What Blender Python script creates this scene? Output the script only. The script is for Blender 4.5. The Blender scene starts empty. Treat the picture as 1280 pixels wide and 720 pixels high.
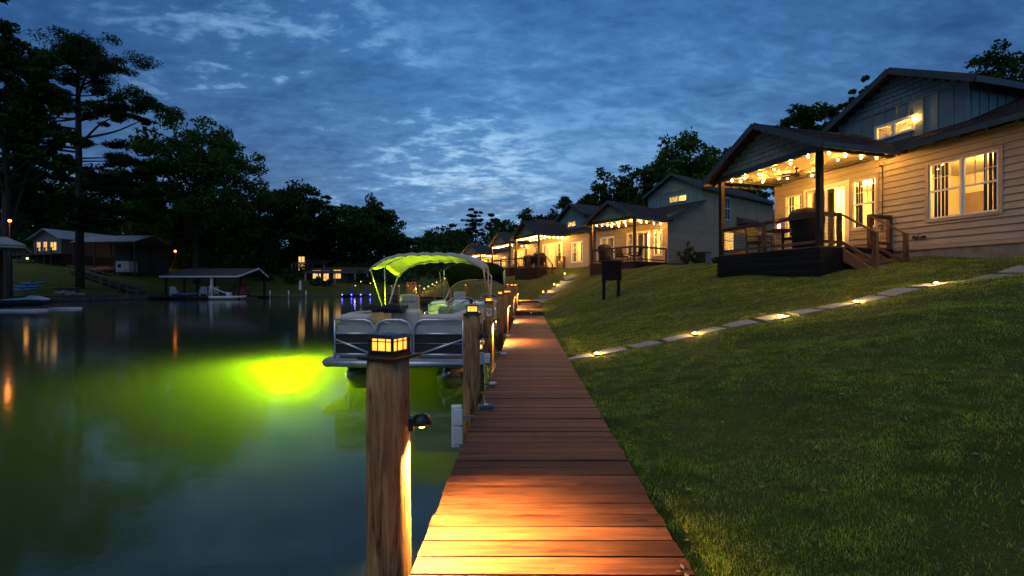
import bpy, math, random
import numpy as np
from mathutils import Vector, Matrix
random.seed(7); RNG = np.random.default_rng(7)
scene = bpy.context.scene
COL = scene.collection
R = math.radians
EYE = 1.2; F = 569.0

# ------------------------------------------------------------------ helpers
class MB:
    """collects geometry that becomes ONE mesh object"""
    def __init__(s): s.v=[]; s.f=[]; s.sm=[]; s.mi=[]
    def add(s, vs, fs, smooth=False, mi=0):
        o=len(s.v); s.v.extend([tuple(p) for p in vs])
        for f in fs: s.f.append(tuple(i+o for i in f)); s.sm.append(smooth); s.mi.append(mi)
        return s
    def box(s, x0,x1,y0,y1,z0,z1, mi=0):
        if x0>x1:x0,x1=x1,x0
        if y0>y1:y0,y1=y1,y0
        if z0>z1:z0,z1=z1,z0
        vs=[(x0,y0,z0),(x1,y0,z0),(x1,y1,z0),(x0,y1,z0),(x0,y0,z1),(x1,y0,z1),(x1,y1,z1),(x0,y1,z1)]
        return s.add(vs,[(0,3,2,1),(4,5,6,7),(0,1,5,4),(1,2,6,5),(2,3,7,6),(3,0,4,7)],False,mi)
    def hexa(s, b, t, mi=0):
        """b,t: 4 points each, bottom ring ccw from above, top ring"""
        return s.add(list(b)+list(t),[(0,3,2,1),(4,5,6,7),(0,1,5,4),(1,2,6,5),(2,3,7,6),(3,0,4,7)],False,mi)
    def beam(s, a, b, w, h, up=(0,0,1), mi=0):
        a=Vector(a); b=Vector(b); d=(b-a).normalized(); up=Vector(up)
        if abs(d.dot(up))>.98: up=Vector((0,1,0)) if abs(d.y)<.9 else Vector((1,0,0))
        sx=d.cross(up).normalized(); uz=sx.cross(d).normalized()
        P=lambda c,i,j: c+sx*(i*w/2)+uz*(j*h/2)
        vs=[P(a,-1,-1),P(a,1,-1),P(a,1,1),P(a,-1,1),P(b,-1,-1),P(b,1,-1),P(b,1,1),P(b,-1,1)]
        return s.add(vs,[(0,1,2,3),(7,6,5,4),(0,4,5,1),(1,5,6,2),(2,6,7,3),(3,7,4,0)],False,mi)
    def tube(s, pts, r, n=8, mi=0, cap=True):
        pts=[Vector(p) for p in pts]; rs=r if isinstance(r,(list,tuple)) else [r]*len(pts)
        rings=[]; prev=None
        for i,p in enumerate(pts):
            if i==0: d=pts[1]-p
            elif i==len(pts)-1: d=p-pts[i-1]
            else: d=(pts[i+1]-p).normalized()+(p-pts[i-1]).normalized()
            if d.length<1e-9: d=Vector((0,0,1))
            d.normalize()
            if prev is None:
                ref=Vector((0,0,1)) if abs(d.z)<.9 else Vector((1,0,0))
                sx=d.cross(ref).normalized()
            else:
                sx=(prev-d*prev.dot(d)).normalized()
            prev=sx; uz=d.cross(sx)
            rings.append([p+(sx*math.cos(2*math.pi*k/n)+uz*math.sin(2*math.pi*k/n))*rs[i] for k in range(n)])
        vs=[q for rg in rings for q in rg]; fs=[]
        for i in range(len(pts)-1):
            for k in range(n):
                k2=(k+1)%n; fs.append((i*n+k,i*n+k2,(i+1)*n+k2,(i+1)*n+k))
        s.add(vs,fs,True,mi)
        if cap:
            o=len(s.v)-len(vs)
            s.f.append(tuple(o+k for k in reversed(range(n)))); s.sm.append(False); s.mi.append(mi)
            s.f.append(tuple(o+(len(pts)-1)*n+k for k in range(n))); s.sm.append(False); s.mi.append(mi)
        return s
    def lathe(s, prof, n=16, c=(0,0,0), mi=0, axis='z', smooth=True, a0=0.0, a1=2*math.pi):
        full=abs(a1-a0-2*math.pi)<1e-6; m=n if full else n+1
        vs=[]
        for (r,h) in prof:
            for k in range(m):
                a=a0+(a1-a0)*k/n; x,y=r*math.cos(a),r*math.sin(a)
                q=(x,y,h) if axis=='z' else ((h,x,y) if axis=='x' else (x,h,y))
                vs.append((q[0]+c[0],q[1]+c[1],q[2]+c[2]))
        fs=[]
        for i in range(len(prof)-1):
            for k in range(n):
                k2=(k+1)%m; q=(i*m+k,i*m+k2,(i+1)*m+k2,(i+1)*m+k)
                fs.append(q if axis!='y' else q[::-1])
        return s.add(vs,fs,smooth,mi)
    def ball(s, c, r, n=10, mi=0, sq=(1,1,1)):
        vs=[]; fs=[]; m=n//2+1
        for i in range(m):
            t=math.pi*i/(m-1)
            for k in range(n):
                a=2*math.pi*k/n
                vs.append((c[0]+r*sq[0]*math.sin(t)*math.cos(a),c[1]+r*sq[1]*math.sin(t)*math.sin(a),c[2]-r*sq[2]*math.cos(t)))
        for i in range(m-1):
            for k in range(n):
                k2=(k+1)%n; fs.append((i*n+k,i*n+k2,(i+1)*n+k2,(i+1)*n+k))
        return s.add(vs,fs,True,mi)
    def prism(s, poly, axis, a, b, mi=0):
        """poly: 2-D outline; extruded along axis ('x': poly=(y,z); 'y': poly=(x,z); 'z': poly=(x,y)) from a to b"""
        n=len(poly)
        mk={'x':lambda p,t:(t,p[0],p[1]),'y':lambda p,t:(p[0],t,p[1]),'z':lambda p,t:(p[0],p[1],t)}[axis]
        vs=[mk(p,a) for p in poly]+[mk(p,b) for p in poly]
        fs=[tuple(reversed(range(n))),tuple(range(n,2*n))]
        for k in range(n): fs.append((k,(k+1)%n,n+(k+1)%n,n+k))
        return s.add(vs,fs,False,mi)
    def loft(s, secs, mi=0, smooth=True, closed=True):
        n=len(secs[0]); vs=[p for c in secs for p in c]; fs=[]
        for i in range(len(secs)-1):
            for k in range(n if closed else n-1):
                k2=(k+1)%n; fs.append((i*n+k,i*n+k2,(i+1)*n+k2,(i+1)*n+k))
        s.add(vs,fs,smooth,mi); o=len(s.v)-len(vs)
        if closed:
            s.f.append(tuple(o+k for k in reversed(range(n)))); s.sm.append(False); s.mi.append(mi)
            s.f.append(tuple(o+(len(secs)-1)*n+k for k in range(n))); s.sm.append(False); s.mi.append(mi)
        return s
    def build(s, name, mats, parent=None, loc=(0,0,0), rz=0, bevel=0, fix=True):
        me=bpy.data.meshes.new(name); me.from_pydata(s.v,[],s.f)
        if not isinstance(mats,(list,tuple)): mats=[mats]
        for m in mats: me.materials.append(m)
        me.polygons.foreach_set('use_smooth',s.sm); me.polygons.foreach_set('material_index',s.mi)
        me.update()
        if fix:
            import bmesh
            bm=bmesh.new(); bm.from_mesh(me); bmesh.ops.recalc_face_normals(bm,faces=bm.faces); bm.to_mesh(me); bm.free()
        o=bpy.data.objects.new(name,me); COL.objects.link(o)
        o.location=loc; o.rotation_euler=(0,0,rz)
        if parent is not None: o.parent=parent
        if bevel:
            b=o.modifiers.new('bevel','BEVEL'); b.width=bevel; b.segments=2; b.limit_method='ANGLE'
        return o

def tag(o,label=None,cat=None,group=None,kind=None):
    if label: o['label']=label
    if cat: o['category']=cat
    if group: o['group']=group
    if kind: o['kind']=kind
    return o
def thing(name,label,cat,loc=(0,0,0),rz=0,group=None):
    o=bpy.data.objects.new(name,None); COL.objects.link(o); o.location=loc; o.rotation_euler=(0,0,rz)
    o.empty_display_size=.2
    return tag(o,label,cat,group)
def share(src,name,parent,loc=(0,0,0),rz=0):
    o=src.copy(); COL.objects.link(o); o.name=name; o.parent=parent; o.location=loc; o.rotation_euler=(0,0,rz); return o
def lamp(kind,loc,power,color,size=.05,parent=None,rot=None,spot=None,blend=.6):
    l=bpy.data.lights.new('lamp_light',kind); l.energy=power; l.color=color
    if kind=='AREA': l.size=size
    else: l.shadow_soft_size=size
    if spot: l.spot_size=spot; l.spot_blend=blend
    o=bpy.data.objects.new('lamp_light',l); COL.objects.link(o); o.location=loc
    if rot: o.rotation_euler=rot
    if parent is not None: o.parent=parent
    return o
def smooth_path(pts,n=6):
    P=[Vector(p) for p in pts]; out=[]
    for i in range(len(P)-1):
        p0=P[max(i-1,0)];p1=P[i];p2=P[i+1];p3=P[min(i+2,len(P)-1)]
        for k in range(n):
            t=k/n
            out.append(.5*((2*p1)+(p2-p0)*t+(2*p0-5*p1+4*p2-p3)*t*t+(3*p1-p0-3*p2+p3)*t**3))
    out.append(P[-1]); return out

# ------------------------------------------------------------------ materials
class N:
    def __init__(s,name):
        s.m=bpy.data.materials.new(name); s.m.use_nodes=True; s.t=s.m.node_tree; s.t.nodes.clear()
        s.out=s.t.nodes.new('ShaderNodeOutputMaterial')
    def n(s,typ,**k):
        nd=s.t.nodes.new('ShaderNode'+typ)
        for a,b in k.items():
            setattr(nd,a,b)
        return nd
    def l(s,a,b): s.t.links.new(a,b)
def rgba(c): return (c[0],c[1],c[2],1)
def ramp(b,fac,stops,interp='LINEAR'):
    r=b.n('ValToRGB'); r.color_ramp.interpolation=interp
    e=r.color_ramp.elements
    while len(e)<len(stops): e.new(.5)
    for k,(p,c) in enumerate(stops): e[k].position=p; e[k].color=rgba(c)
    b.l(fac,r.inputs[0]); return r.outputs[0]
def coords(b,scale=(1,1,1),kind='Object'):
    tc=b.n('TexCoord'); mp=b.n('Mapping'); mp.inputs['Scale'].default_value=scale
    b.l(tc.outputs[kind],mp.inputs[0]); return mp.outputs[0]
def noise(b,vec,scale,detail=4,rough=.55,dist=0):
    n=b.n('TexNoise'); n.inputs['Scale'].default_value=scale; n.inputs['Detail'].default_value=detail
    n.inputs['Roughness'].default_value=rough; n.inputs['Distortion'].default_value=dist
    b.l(vec,n.inputs['Vector']); return n.outputs['Fac']
def island(b):
    g=b.n('NewGeometry'); return g.outputs['Random Per Island']
def mixc(b,fac,a,c,blend='MIX'):
    m=b.n('Mix'); m.data_type='RGBA'; m.blend_type=blend
    for sock,val in ((m.inputs[0],fac),(m.inputs[6],a),(m.inputs[7],c)):
        if isinstance(val,(int,float)): sock.default_value=val
        elif isinstance(val,tuple): sock.default_value=rgba(val)
        else: b.l(val,sock)
    return m.outputs[2]
def finish(b,color,rough=.7,metal=0,bump=None,bstr=.3,bdist=.01,spec=.5,trans=0):
    p=b.n('BsdfPrincipled'); p.inputs['Metallic'].default_value=metal
    p.inputs['Specular IOR Level'].default_value=spec
    if isinstance(color,tuple): p.inputs['Base Color'].default_value=rgba(color)
    else: b.l(color,p.inputs['Base Color'])
    if isinstance(rough,(int,float)): p.inputs['Roughness'].default_value=rough
    else: b.l(rough,p.inputs['Roughness'])
    if bump is not None:
        bp=b.n('Bump'); bp.inputs['Strength'].default_value=bstr; bp.inputs['Distance'].default_value=bdist
        b.l(bump,bp.inputs['Height']); b.l(bp.outputs[0],p.inputs['Normal'])
    b.l(p.outputs[0],b.out.inputs[0]); return b.m
def plain(name,c,rough=.6,var=.25,scale=6,metal=0,bstr=.15,spec=.5,stretch=(1,1,1),isl=.15):
    """paint/plastic/metal with uneven tone and a fine bump"""
    b=N(name); v=coords(b,stretch); f=noise(b,v,scale,5)
    lo=tuple(x*(1-var) for x in c); hi=tuple(min(1,x*(1+var)) for x in c)
    col=ramp(b,f,[(.3,lo),(.7,hi)])
    if isl:
        r=ramp(b,island(b),[(0,(1-isl,)*3),(1,(1,1,1))]); col=mixc(b,1.0,col,r,'MULTIPLY')
    f2=noise(b,v,scale*9,3)
    return finish(b,col,rough,metal,f2,bstr,.004,spec)
def wood(name,dark,light,axis='x',scale=9,rough=.6,isl=.45,spec=.4,knots=True,bstr=.35):
    b=N(name); st={'x':(.09,1,1),'y':(1,.09,1),'z':(1,1,.09)}[axis]
    tc=b.n('TexCoord'); mp=b.n('Mapping'); mp.inputs['Scale'].default_value=st
    ri=island(b); cmb=b.n('CombineXYZ')
    mu=b.n('Math',operation='MULTIPLY'); b.l(ri,mu.inputs[0]); mu.inputs[1].default_value=37.0
    for k in range(3): b.l(mu.outputs[0],cmb.inputs[k])
    ad=b.n('VectorMath',operation='ADD'); b.l(tc.outputs['Object'],ad.inputs[0]); b.l(cmb.outputs[0],ad.inputs[1])
    b.l(ad.outputs[0],mp.inputs[0]); v=mp.outputs[0]
    g=noise(b,v,scale*3,6,.65,.6); g2=noise(b,v,scale*.5,3)
    m=b.n('Math',operation='MULTIPLY_ADD'); b.l(g,m.inputs[0]); m.inputs[1].default_value=.65
    m3=b.n('Math',operation='MULTIPLY'); b.l(g2,m3.inputs[0]); m3.inputs[1].default_value=.35; b.l(m3.outputs[0],m.inputs[2])
    col=ramp(b,m.outputs[0],[(.36,dark),(.62,light)])
    col=mixc(b,1.0,col,ramp(b,ri,[(0,(1-isl,)*3),(1,(1,1,1))]),'MULTIPLY')
    if knots:
        vo=b.n('TexVoronoi'); vo.feature='F1'; vo.inputs['Scale'].default_value=2.6
        mk=b.n('Mapping'); mk.inputs['Scale'].default_value={'x':(.8,2.2,2.2),'y':(2.2,.8,2.2),'z':(2.2,2.2,.8)}[axis]
        b.l(ad.outputs[0],mk.inputs[0]); b.l(mk.outputs[0],vo.inputs['Vector'])
        k=ramp(b,vo.outputs['Distance'],[(.03,(.25,.2,.18)),(.11,(1,1,1))])
        col=mixc(b,1.0,col,k,'MULTIPLY')
    ro=ramp(b,g,[(.3,(rough-.12,)*3),(.7,(rough+.12,)*3)])
    return finish(b,col,ro,0,g,bstr,.004,spec)
def emit(name,c,strength):
    b=N(name); e=b.n('Emission'); e.inputs[0].default_value=rgba(c); e.inputs[1].default_value=strength
    b.l(e.outputs[0],b.out.inputs[0]); return b.m
def glass(name,tint=(.92,.95,.93)):
    b=N(name); t=b.n('BsdfTransparent'); t.inputs[0].default_value=rgba(tint)
    g=b.n('BsdfGlossy'); g.inputs['Roughness'].default_value=.02
    lw=b.n('LayerWeight'); pw=b.n('Math',operation='POWER'); b.l(lw.outputs['Facing'],pw.inputs[0]); pw.inputs[1].default_value=5
    fr=b.n('Math',operation='MULTIPLY_ADD'); b.l(pw.outputs[0],fr.inputs[0]); fr.inputs[1].default_value=.9; fr.inputs[2].default_value=.04
    mx=b.n('MixShader'); b.l(fr.outputs[0],mx.inputs[0]); b.l(t.outputs[0],mx.inputs[1]); b.l(g.outputs[0],mx.inputs[2])
    b.l(mx.outputs[0],b.out.inputs[0]); return b.m

M={}
M['siding']=plain('tan_siding',(.325,.305,.255),.65,.10,3,isl=.14)
M['siding_grey']=plain('grey_tan_siding',(.40,.285,.18),.65,.10,3,isl=.10)
M['sage']=plain('sage_shingle_paint',(.25,.29,.23),.65,.12,3,isl=.25)
M['slate']=plain('blue_grey_board',(.16,.235,.25),.6,.10,2,isl=.12)
M['trim_tan']=plain('tan_trim',(.36,.30,.22),.55,.08,4,isl=.05)
M['white']=plain('white_trim',(.78,.76,.70),.45,.05,5,isl=.05)
M['joint_shade']=plain('board_joint_shade',(.12,.10,.075),.9,.1,4,isl=0)  # dark colour stands in for the shadow lines at board joints
M['joint_shade_blue']=plain('blue_joint_shade',(.03,.042,.045),.9,.1,4,isl=0)  # shade between shingles and beside battens, put into the colour
M['fascia']=plain('dark_teal_fascia',(.045,.062,.065),.45,.15,5,isl=.1)
M['soffit']=plain('painted_ceiling_board',(.42,.36,.26),.55,.1,4,isl=.12)
M['post_dark']=wood('dark_stained_post',(.016,.013,.010),(.045,.033,.024),'z',6,.6,.2,.15,knots=False)
M['post_brown']=wood('brown_stained_post',(.05,.026,.013),(.13,.07,.035),'z',6,.5,.2,knots=False)
M['rail']=wood('brown_rail_wood',(.07,.035,.018),(.17,.09,.045),'y',6,.5,.3,knots=False)
M['skirt_dark']=wood('dark_skirt_board',(.009,.009,.010),(.022,.022,.024),'y',5,.65,.25,.12,knots=False)
M['skirt_brown']=wood('brown_skirt_board',(.028,.014,.009),(.07,.036,.022),'y',5,.6,.25,.15,knots=False)
M['deck_board']=wood('porch_floor_board',(.09,.05,.03),(.2,.12,.07),'y',6,.5,.3,knots=False)
M['step_wood']=wood('new_step_wood',(.16,.075,.03),(.33,.17,.08),'y',5,.55,.3)
M['plank']=wood('red_brown_plank',(.042,.014,.007),(.25,.092,.040),'x',13,.6,.5,.22)
M['piling']=wood('weathered_piling',(.035,.015,.006),(.60,.31,.13),'z',11,.8,.1,.25,True,1.0)
M['cap']=plain('bronze_cap',(.05,.028,.018),.4,.3,8,metal=.3)
M['bronze']=plain('dark_bronze',(.03,.022,.017),.38,.3,12,metal=.6)
M['black']=plain('black_plastic',(.012,.012,.014),.4,.3,8)
M['blackcloth']=plain('black_fabric',(.010,.010,.011),.85,.4,5,bstr=.6)
M['alu']=plain('brushed_aluminium',(.62,.64,.68),.32,.08,20,metal=.85,isl=.03)
M['aludull']=plain('dull_pontoon_metal',(.45,.46,.48),.38,.2,6,metal=.9,isl=.03)
M['cream']=plain('cream_vinyl',(.60,.50,.44),.5,.08,6,isl=.08)
M['tanvinyl']=plain('tan_vinyl',(.52,.45,.40),.5,.1,6,isl=.08)
M['brownpanel']=plain('dark_brown_panel',(.022,.012,.009),.45,.2,4)
M['navy']=plain('navy_cloth',(.012,.018,.035),.8,.3,6,bstr=.5)
M['bluebox']=plain('blue_plastic',(.03,.08,.17),.5,.2,8)
M['whiteplastic']=plain('white_plastic',(.72,.73,.75),.4,.05,6)
M['greyplastic']=plain('grey_plastic',(.35,.36,.38),.45,.1,6)
M['greencloth']=plain('green_rope',(.25,.4,.06),.7,.2,20)
M['signdark']=plain('dark_navy_board',(.008,.009,.016),.7,.3,6,spec=.06)
M['stone']=plain('grey_paver',(.27,.265,.25),.85,.22,7,bstr=.6,isl=.3)
M['concrete']=plain('rough_grey_block',(.20,.195,.18),.9,.3,5,bstr=1.0)
M['bark']=plain('dark_bark',(.035,.026,.02),.9,.5,6,bstr=.9,stretch=(1,1,.2))
M['interior']=plain('cream_interior_paint',(.74,.60,.36),.8,.04,2,isl=0)
M['intfloor']=plain('interior_floor',(.25,.16,.09),.5,.2,3)
M['curtain']=plain('dark_curtain',(.045,.036,.028),.9,.3,3,isl=0,spec=.1)
M['glass']=glass('window_glass')
M['lampglass']=emit('amber_lamp_glass',(1,.38,.045),2.5)
M['bulb']=emit('warm_bulb',(1,.43,.075),1350)
M['glowball']=emit('glow_globe',(1,.46,.09),5)
M['pathglow']=emit('path_light_glow',(1,.52,.10),60)
M['sidebulb']=emit('side_bulb',(1,.50,.13),40)
M['amber']=emit('orange_lamp',(1,.25,.03),9)
M['bluelight']=emit('blue_led',(.06,.05,1),30)
M['whitelamp']=emit('cool_lamp',(.8,.9,1),20)
M['metalroof']=plain('pale_metal_roof',(.25,.31,.37),.4,.1,3,metal=.2)
M['darkroof']=plain('dark_metal_roof',(.06,.045,.05),.5,.2,3)
M['greywall']=plain('grey_house_wall',(.12,.115,.115),.7,.15,3)
M['darkwood']=wood('dark_weathered_wood',(.02,.015,.012),(.06,.045,.035),'z',5,.7,.2,knots=False)
M['bulkhead']=wood('grey_bulkhead_board',(.08,.075,.07),(.2,.185,.17),'z',5,.8,.4,knots=False)
M['blueboat']=plain('blue_hull',(.03,.09,.26),.35,.15,4)
M['whiteboat']=plain('white_hull',(.6,.64,.68),.35,.08,4)
M['red']=plain('dull_red_paint',(.18,.03,.025),.5,.2,4)
M['rock']=plain('grey_rock',(.16,.155,.15),.9,.4,3,bstr=1)

def shingle_roof():
    b=N('roof_shingles'); tc=b.n('TexCoord'); 
    f=noise(b,tc.outputs['Object'],28,4,.7); f2=noise(b,tc.outputs['Object'],2.2,3)
    c=ramp(b,f,[(.35,(.030,.024,.026)),(.65,(.085,.068,.066))])
    c=mixc(b,1.0,c,ramp(b,f2,[(.3,(.75,.75,.75)),(.7,(1,1,1))]),'MULTIPLY')
    c=mixc(b,1.0,c,ramp(b,island(b),[(0,(.6,.6,.6)),(1,(1,1,1))]),'MULTIPLY')
    return finish(b,c,.85,0,f,.6,.006,.3)
M['shingle']=shingle_roof()

def canopy_mat(name,c):
    b=N(name); v=coords(b); f=noise(b,v,5,4)
    col=ramp(b,f,[(.3,tuple(x*.85 for x in c)),(.7,c)])
    d=b.n('BsdfDiffuse'); t=b.n('BsdfTranslucent'); b.l(col,d.inputs[0]); b.l(col,t.inputs[0])
    mx=b.n('MixShader'); mx.inputs[0].default_value=.18
    b.l(d.outputs[0],mx.inputs[1]); b.l(t.outputs[0],mx.inputs[2]); b.l(mx.outputs[0],b.out.inputs[0]); return b.m
M['canvas']=canopy_mat('pale_canvas',(.50,.50,.48))
M['canvas_dark']=canopy_mat('dark_canvas',(.02,.024,.022))

def leaf_mat(name,a,c):
    b=N(name); r=island(b); col=ramp(b,r,[(0,a),(1,c)])
    d=b.n('BsdfDiffuse'); t=b.n('BsdfTranslucent'); b.l(col,d.inputs[0]); b.l(col,t.inputs[0])
    mx=b.n('MixShader'); mx.inputs[0].default_value=.25
    b.l(d.outputs[0],mx.inputs[1]); b.l(t.outputs[0],mx.inputs[2]); b.l(mx.outputs[0],b.out.inputs[0]); return b.m
M['leaf']=leaf_mat('broad_leaves',(.018,.04,.012),(.05,.10,.028))
M['leaf_light']=leaf_mat('light_leaves',(.035,.075,.018),(.075,.15,.035))
M['needle']=leaf_mat('pine_needles',(.012,.028,.010),(.035,.06,.020))
def blade_mat():
    b=N('grass_blades'); r=island(b); col=ramp(b,r,[(0,(.155,.27,.026)),(.66,(.29,.42,.05)),(.84,(.42,.46,.10)),(1,(.60,.54,.18))])
    g=b.n('NewGeometry'); f=noise(b,g.outputs['Position'],.8,5,.6,.5); f2=noise(b,g.outputs['Position'],4.5,4,.65,.3)
    col=mixc(b,1.0,col,ramp(b,f2,[(.36,(.36,.40,.40)),(.58,(1.15,1.1,1.0))]),'MULTIPLY')
    col=mixc(b,ramp(b,f,[(.52,(0,0,0)),(.72,(.62,.62,.62))]),col,(.20,.155,.055))
    d=b.n('BsdfDiffuse'); t=b.n('BsdfTranslucent'); b.l(col,d.inputs[0]); b.l(col,t.inputs[0])
    mx=b.n('MixShader'); mx.inputs[0].default_value=.22
    b.l(d.outputs[0],mx.inputs[1]); b.l(t.outputs[0],mx.inputs[2]); b.l(mx.outputs[0],b.out.inputs[0]); return b.m
M['blade']=blade_mat()
M['dryleaf']=leaf_mat('dry_leaves',(.12,.07,.03),(.45,.36,.2))
M['shrubleaf']=leaf_mat('shrub_leaves',(.03,.055,.02),(.10,.12,.05))

def ground_mat():
    b=N('lawn_soil'); g=b.n('NewGeometry'); sp=b.n('SeparateXYZ'); b.l(g.outputs['Position'],sp.inputs[0])
    f=noise(b,g.outputs['Position'],.9,6,.6); f2=noise(b,g.outputs['Position'],9,5,.7); f3=noise(b,g.outputs['Position'],60,3,.7)
    c=ramp(b,f,[(.34,(.05,.075,.014)),(.52,(.075,.098,.02)),(.70,(.12,.11,.036))])
    c=mixc(b,ramp(b,f2,[(.56,(0,0,0)),(.72,(.55,.55,.55))]),c,(.055,.045,.022))
    c=mixc(b,1.0,c,ramp(b,f3,[(.3,(.55,.55,.55)),(.7,(1.15,1.15,1.15))]),'MULTIPLY')
    mr=b.n('MapRange'); b.l(sp.outputs[2],mr.inputs[0]); mr.inputs[1].default_value=-.35; mr.inputs[2].default_value=-.12
    mr.inputs[3].default_value=0; mr.inputs[4].default_value=1
    c=mixc(b,mr.outputs[0],(.05,.06,.045),c)
    return finish(b,c,.95,0,f3,.9,.03,.1)
M['ground']=ground_mat()

def water_mat():
    b=N('lake_water'); g=b.n('NewGeometry')
    mp=b.n('Mapping'); mp.inputs['Scale'].default_value=(.9,1.6,1); b.l(g.outputs['Position'],mp.inputs[0])
    f=noise(b,mp.outputs[0],2.2,4,.6); 
    bp=b.n('Bump'); bp.inputs['Strength'].default_value=.07; bp.inputs['Distance'].default_value=.03; b.l(f,bp.inputs['Height'])
    t=b.n('BsdfTransparent'); t.inputs[0].default_value=(.88,.97,.80,1)
    gl=b.n('BsdfGlossy'); gl.inputs['Roughness'].default_value=.09; gl.inputs[0].default_value=(1,1,1,1); b.l(bp.outputs[0],gl.inputs['Normal'])
    fr=b.n('Fresnel'); fr.inputs[0].default_value=1.46
    mx=b.n('MixShader'); b.l(fr.outputs[0],mx.inputs[0]); b.l(t.outputs[0],mx.inputs[1]); b.l(gl.outputs[0],mx.inputs[2])
    b.l(mx.outputs[0],b.out.inputs[0])
    v=b.n('VolumePrincipled'); v.inputs['Density'].default_value=.46; v.inputs['Color'].default_value=(.28,.36,.355,1); v.inputs['Anisotropy'].default_value=.0
    b.l(v.outputs[0],b.out.inputs[1]); return b.m
M['water']=water_mat()

# ------------------------------------------------------------------ world, sun, camera
def world():
    w=bpy.data.worlds.new('World'); scene.world=w; w.use_nodes=True; t=w.node_tree; t.nodes.clear()
    class B(N):
        def __init__(s): s.t=t
    b=B(); out=t.nodes.new('ShaderNodeOutputWorld')
    tc=b.n('TexCoord'); sp=b.n('SeparateXYZ'); b.l(tc.outputs['Generated'],sp.inputs[0])
    def math_(op,a,c=None,clamp=False):
        m=b.n('Math',operation=op); m.use_clamp=clamp
        for i,x in enumerate((a,c)):
            if x is None: continue
            if isinstance(x,(int,float)): m.inputs[i].default_value=x
            else: b.l(x,m.inputs[i])
        return m.outputs[0]
    zc=math_('MAXIMUM',sp.outputs[2],0.0); den=math_('ADD',zc,.24)
    px=math_('DIVIDE',sp.outputs[0],den); py=math_('DIVIDE',sp.outputs[1],den)
    cv=b.n('CombineXYZ'); b.l(px,cv.inputs[0]); b.l(py,cv.inputs[1])
    def mapped(scale,rot,loc=(0,0,0)):
        mp=b.n('Mapping'); mp.inputs['Scale'].default_value=scale; mp.inputs['Rotation'].default_value=(0,0,rot); mp.inputs['Location'].default_value=loc
        b.l(cv.outputs[0],mp.inputs[0]); return mp.outputs[0]
    big=noise(b,mapped((.85,1.25,1),R(20),(3.1,1.3,0)),1.0,4,.5,.4)      # broad cover
    mid=noise(b,mapped((4.2,7.6,1),R(-30),(1.7,.4,0)),1.25,5,.55,.45)     # rows of small cells
    fine=noise(b,mapped((11,19,1),R(-36)),1.6,4,.6,.3)
    a=math_('MULTIPLY',big,.34); a=math_('ADD',a,math_('MULTIPLY',mid,.42)); cover=math_('ADD',a,math_('MULTIPLY',fine,.24))
    # clear-sky colour by height above the horizon
    grad=ramp(b,sp.outputs[2],[(0.0,(.19,.30,.43)),(.16,(.125,.255,.44)),(.38,(.056,.170,.365)),(.75,(.022,.085,.23)),(1.0,(.012,.045,.15))])
    # dark cloud colour
    cl=ramp(b,sp.outputs[2],[(0.0,(.050,.105,.215)),(.2,(.033,.092,.215)),(.5,(.018,.070,.190)),(.8,(.010,.045,.14))])
    hi=ramp(b,sp.outputs[2],[(0.0,(.36,.46,.55)),(.2,(.32,.46,.60)),(.45,(.19,.36,.57)),(.8,(.05,.15,.33))])
    k=ramp(b,cover,[(.39,(0,0,0)),(.60,(.85,.85,.85))])
    sky=mixc(b,k,grad,cl)
    gap=ramp(b,cover,[(.38,(1,1,1)),(.475,(0,0,0))])
    def near(v,lo,hi_):
        d=b.n('VectorMath',operation='DOT_PRODUCT'); b.l(tc.outputs['Generated'],d.inputs[0]); d.inputs[1].default_value=Vector(v).normalized()
        return ramp(b,d.outputs['Value'],[(lo,(.10,.10,.10)),(hi_,(.80,.80,.80))])
    gmask=mixc(b,1.0,near((-.52,1,.36),.945,.99),near((-.16,1,.15),.955,.992),'LIGHTEN')
    gap=mixc(b,1.0,gap,gmask,'MULTIPLY')
    sky=mixc(b,gap,sky,hi)
    # low dark banks near the horizon
    bank=noise(b,mapped((1.1,2.6,1),R(8),(7.3,2.2,0)),1.0,5,.55,.3)
    lowm=ramp(b,sp.outputs[2],[(.08,(1,1,1)),(.30,(0,0,0))])
    bk=ramp(b,bank,[(.50,(0,0,0)),(.57,(.8,.8,.8))])
    bm=mixc(b,1.0,bk,lowm,'MULTIPLY'); sky=mixc(b,bm,sky,(.060,.115,.215))
    # brighter straight ahead, dimmer to the left; afterglow behind the viewer
    yy=sp.outputs[1]
    az=math_('ADD',math_('MULTIPLY',sp.outputs[0],.9),0.0)
    side=ramp(b,math_('ADD',math_('MULTIPLY',sp.outputs[0],.5),.5),[(.12,(.55,.6,.68)),(.45,(1.0,1.0,1.0)),(.70,(1.0,1.0,1.0)),(.95,(.72,.78,.85))])
    sky=mixc(b,1.0,sky,side,'MULTIPLY')
    back=ramp(b,math_('ADD',math_('MULTIPLY',yy,-.5),.5),[(.55,(1,1,1)),(.95,(BACKGAIN,BACKGAIN*.92,BACKGAIN*.72))])
    sky=mixc(b,1.0,sky,back,'MULTIPLY')
    dg=b.n('VectorMath',operation='DOT_PRODUCT'); b.l(tc.outputs['Generated'],dg.inputs[0]); dg.inputs[1].default_value=Vector((-.08,1,.16)).normalized()
    sky=mixc(b,1.0,sky,ramp(b,dg.outputs['Value'],[(.66,(.52,.56,.62)),(.985,(1.0,.99,.96))]),'MULTIPLY')
    bg=b.n('Background'); b.l(sky,bg.inputs[0]); bg.inputs[1].default_value=SKYGAIN
    nis=b.n('TexSky'); nis.sky_type='NISHITA'; nis.sun_disc=False; nis.sun_elevation=R(SUN_EL); nis.sun_rotation=R(SUN_ROT)
    bg2=b.n('Background'); b.l(nis.outputs[0],bg2.inputs[0]); bg2.inputs[1].default_value=.05
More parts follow.
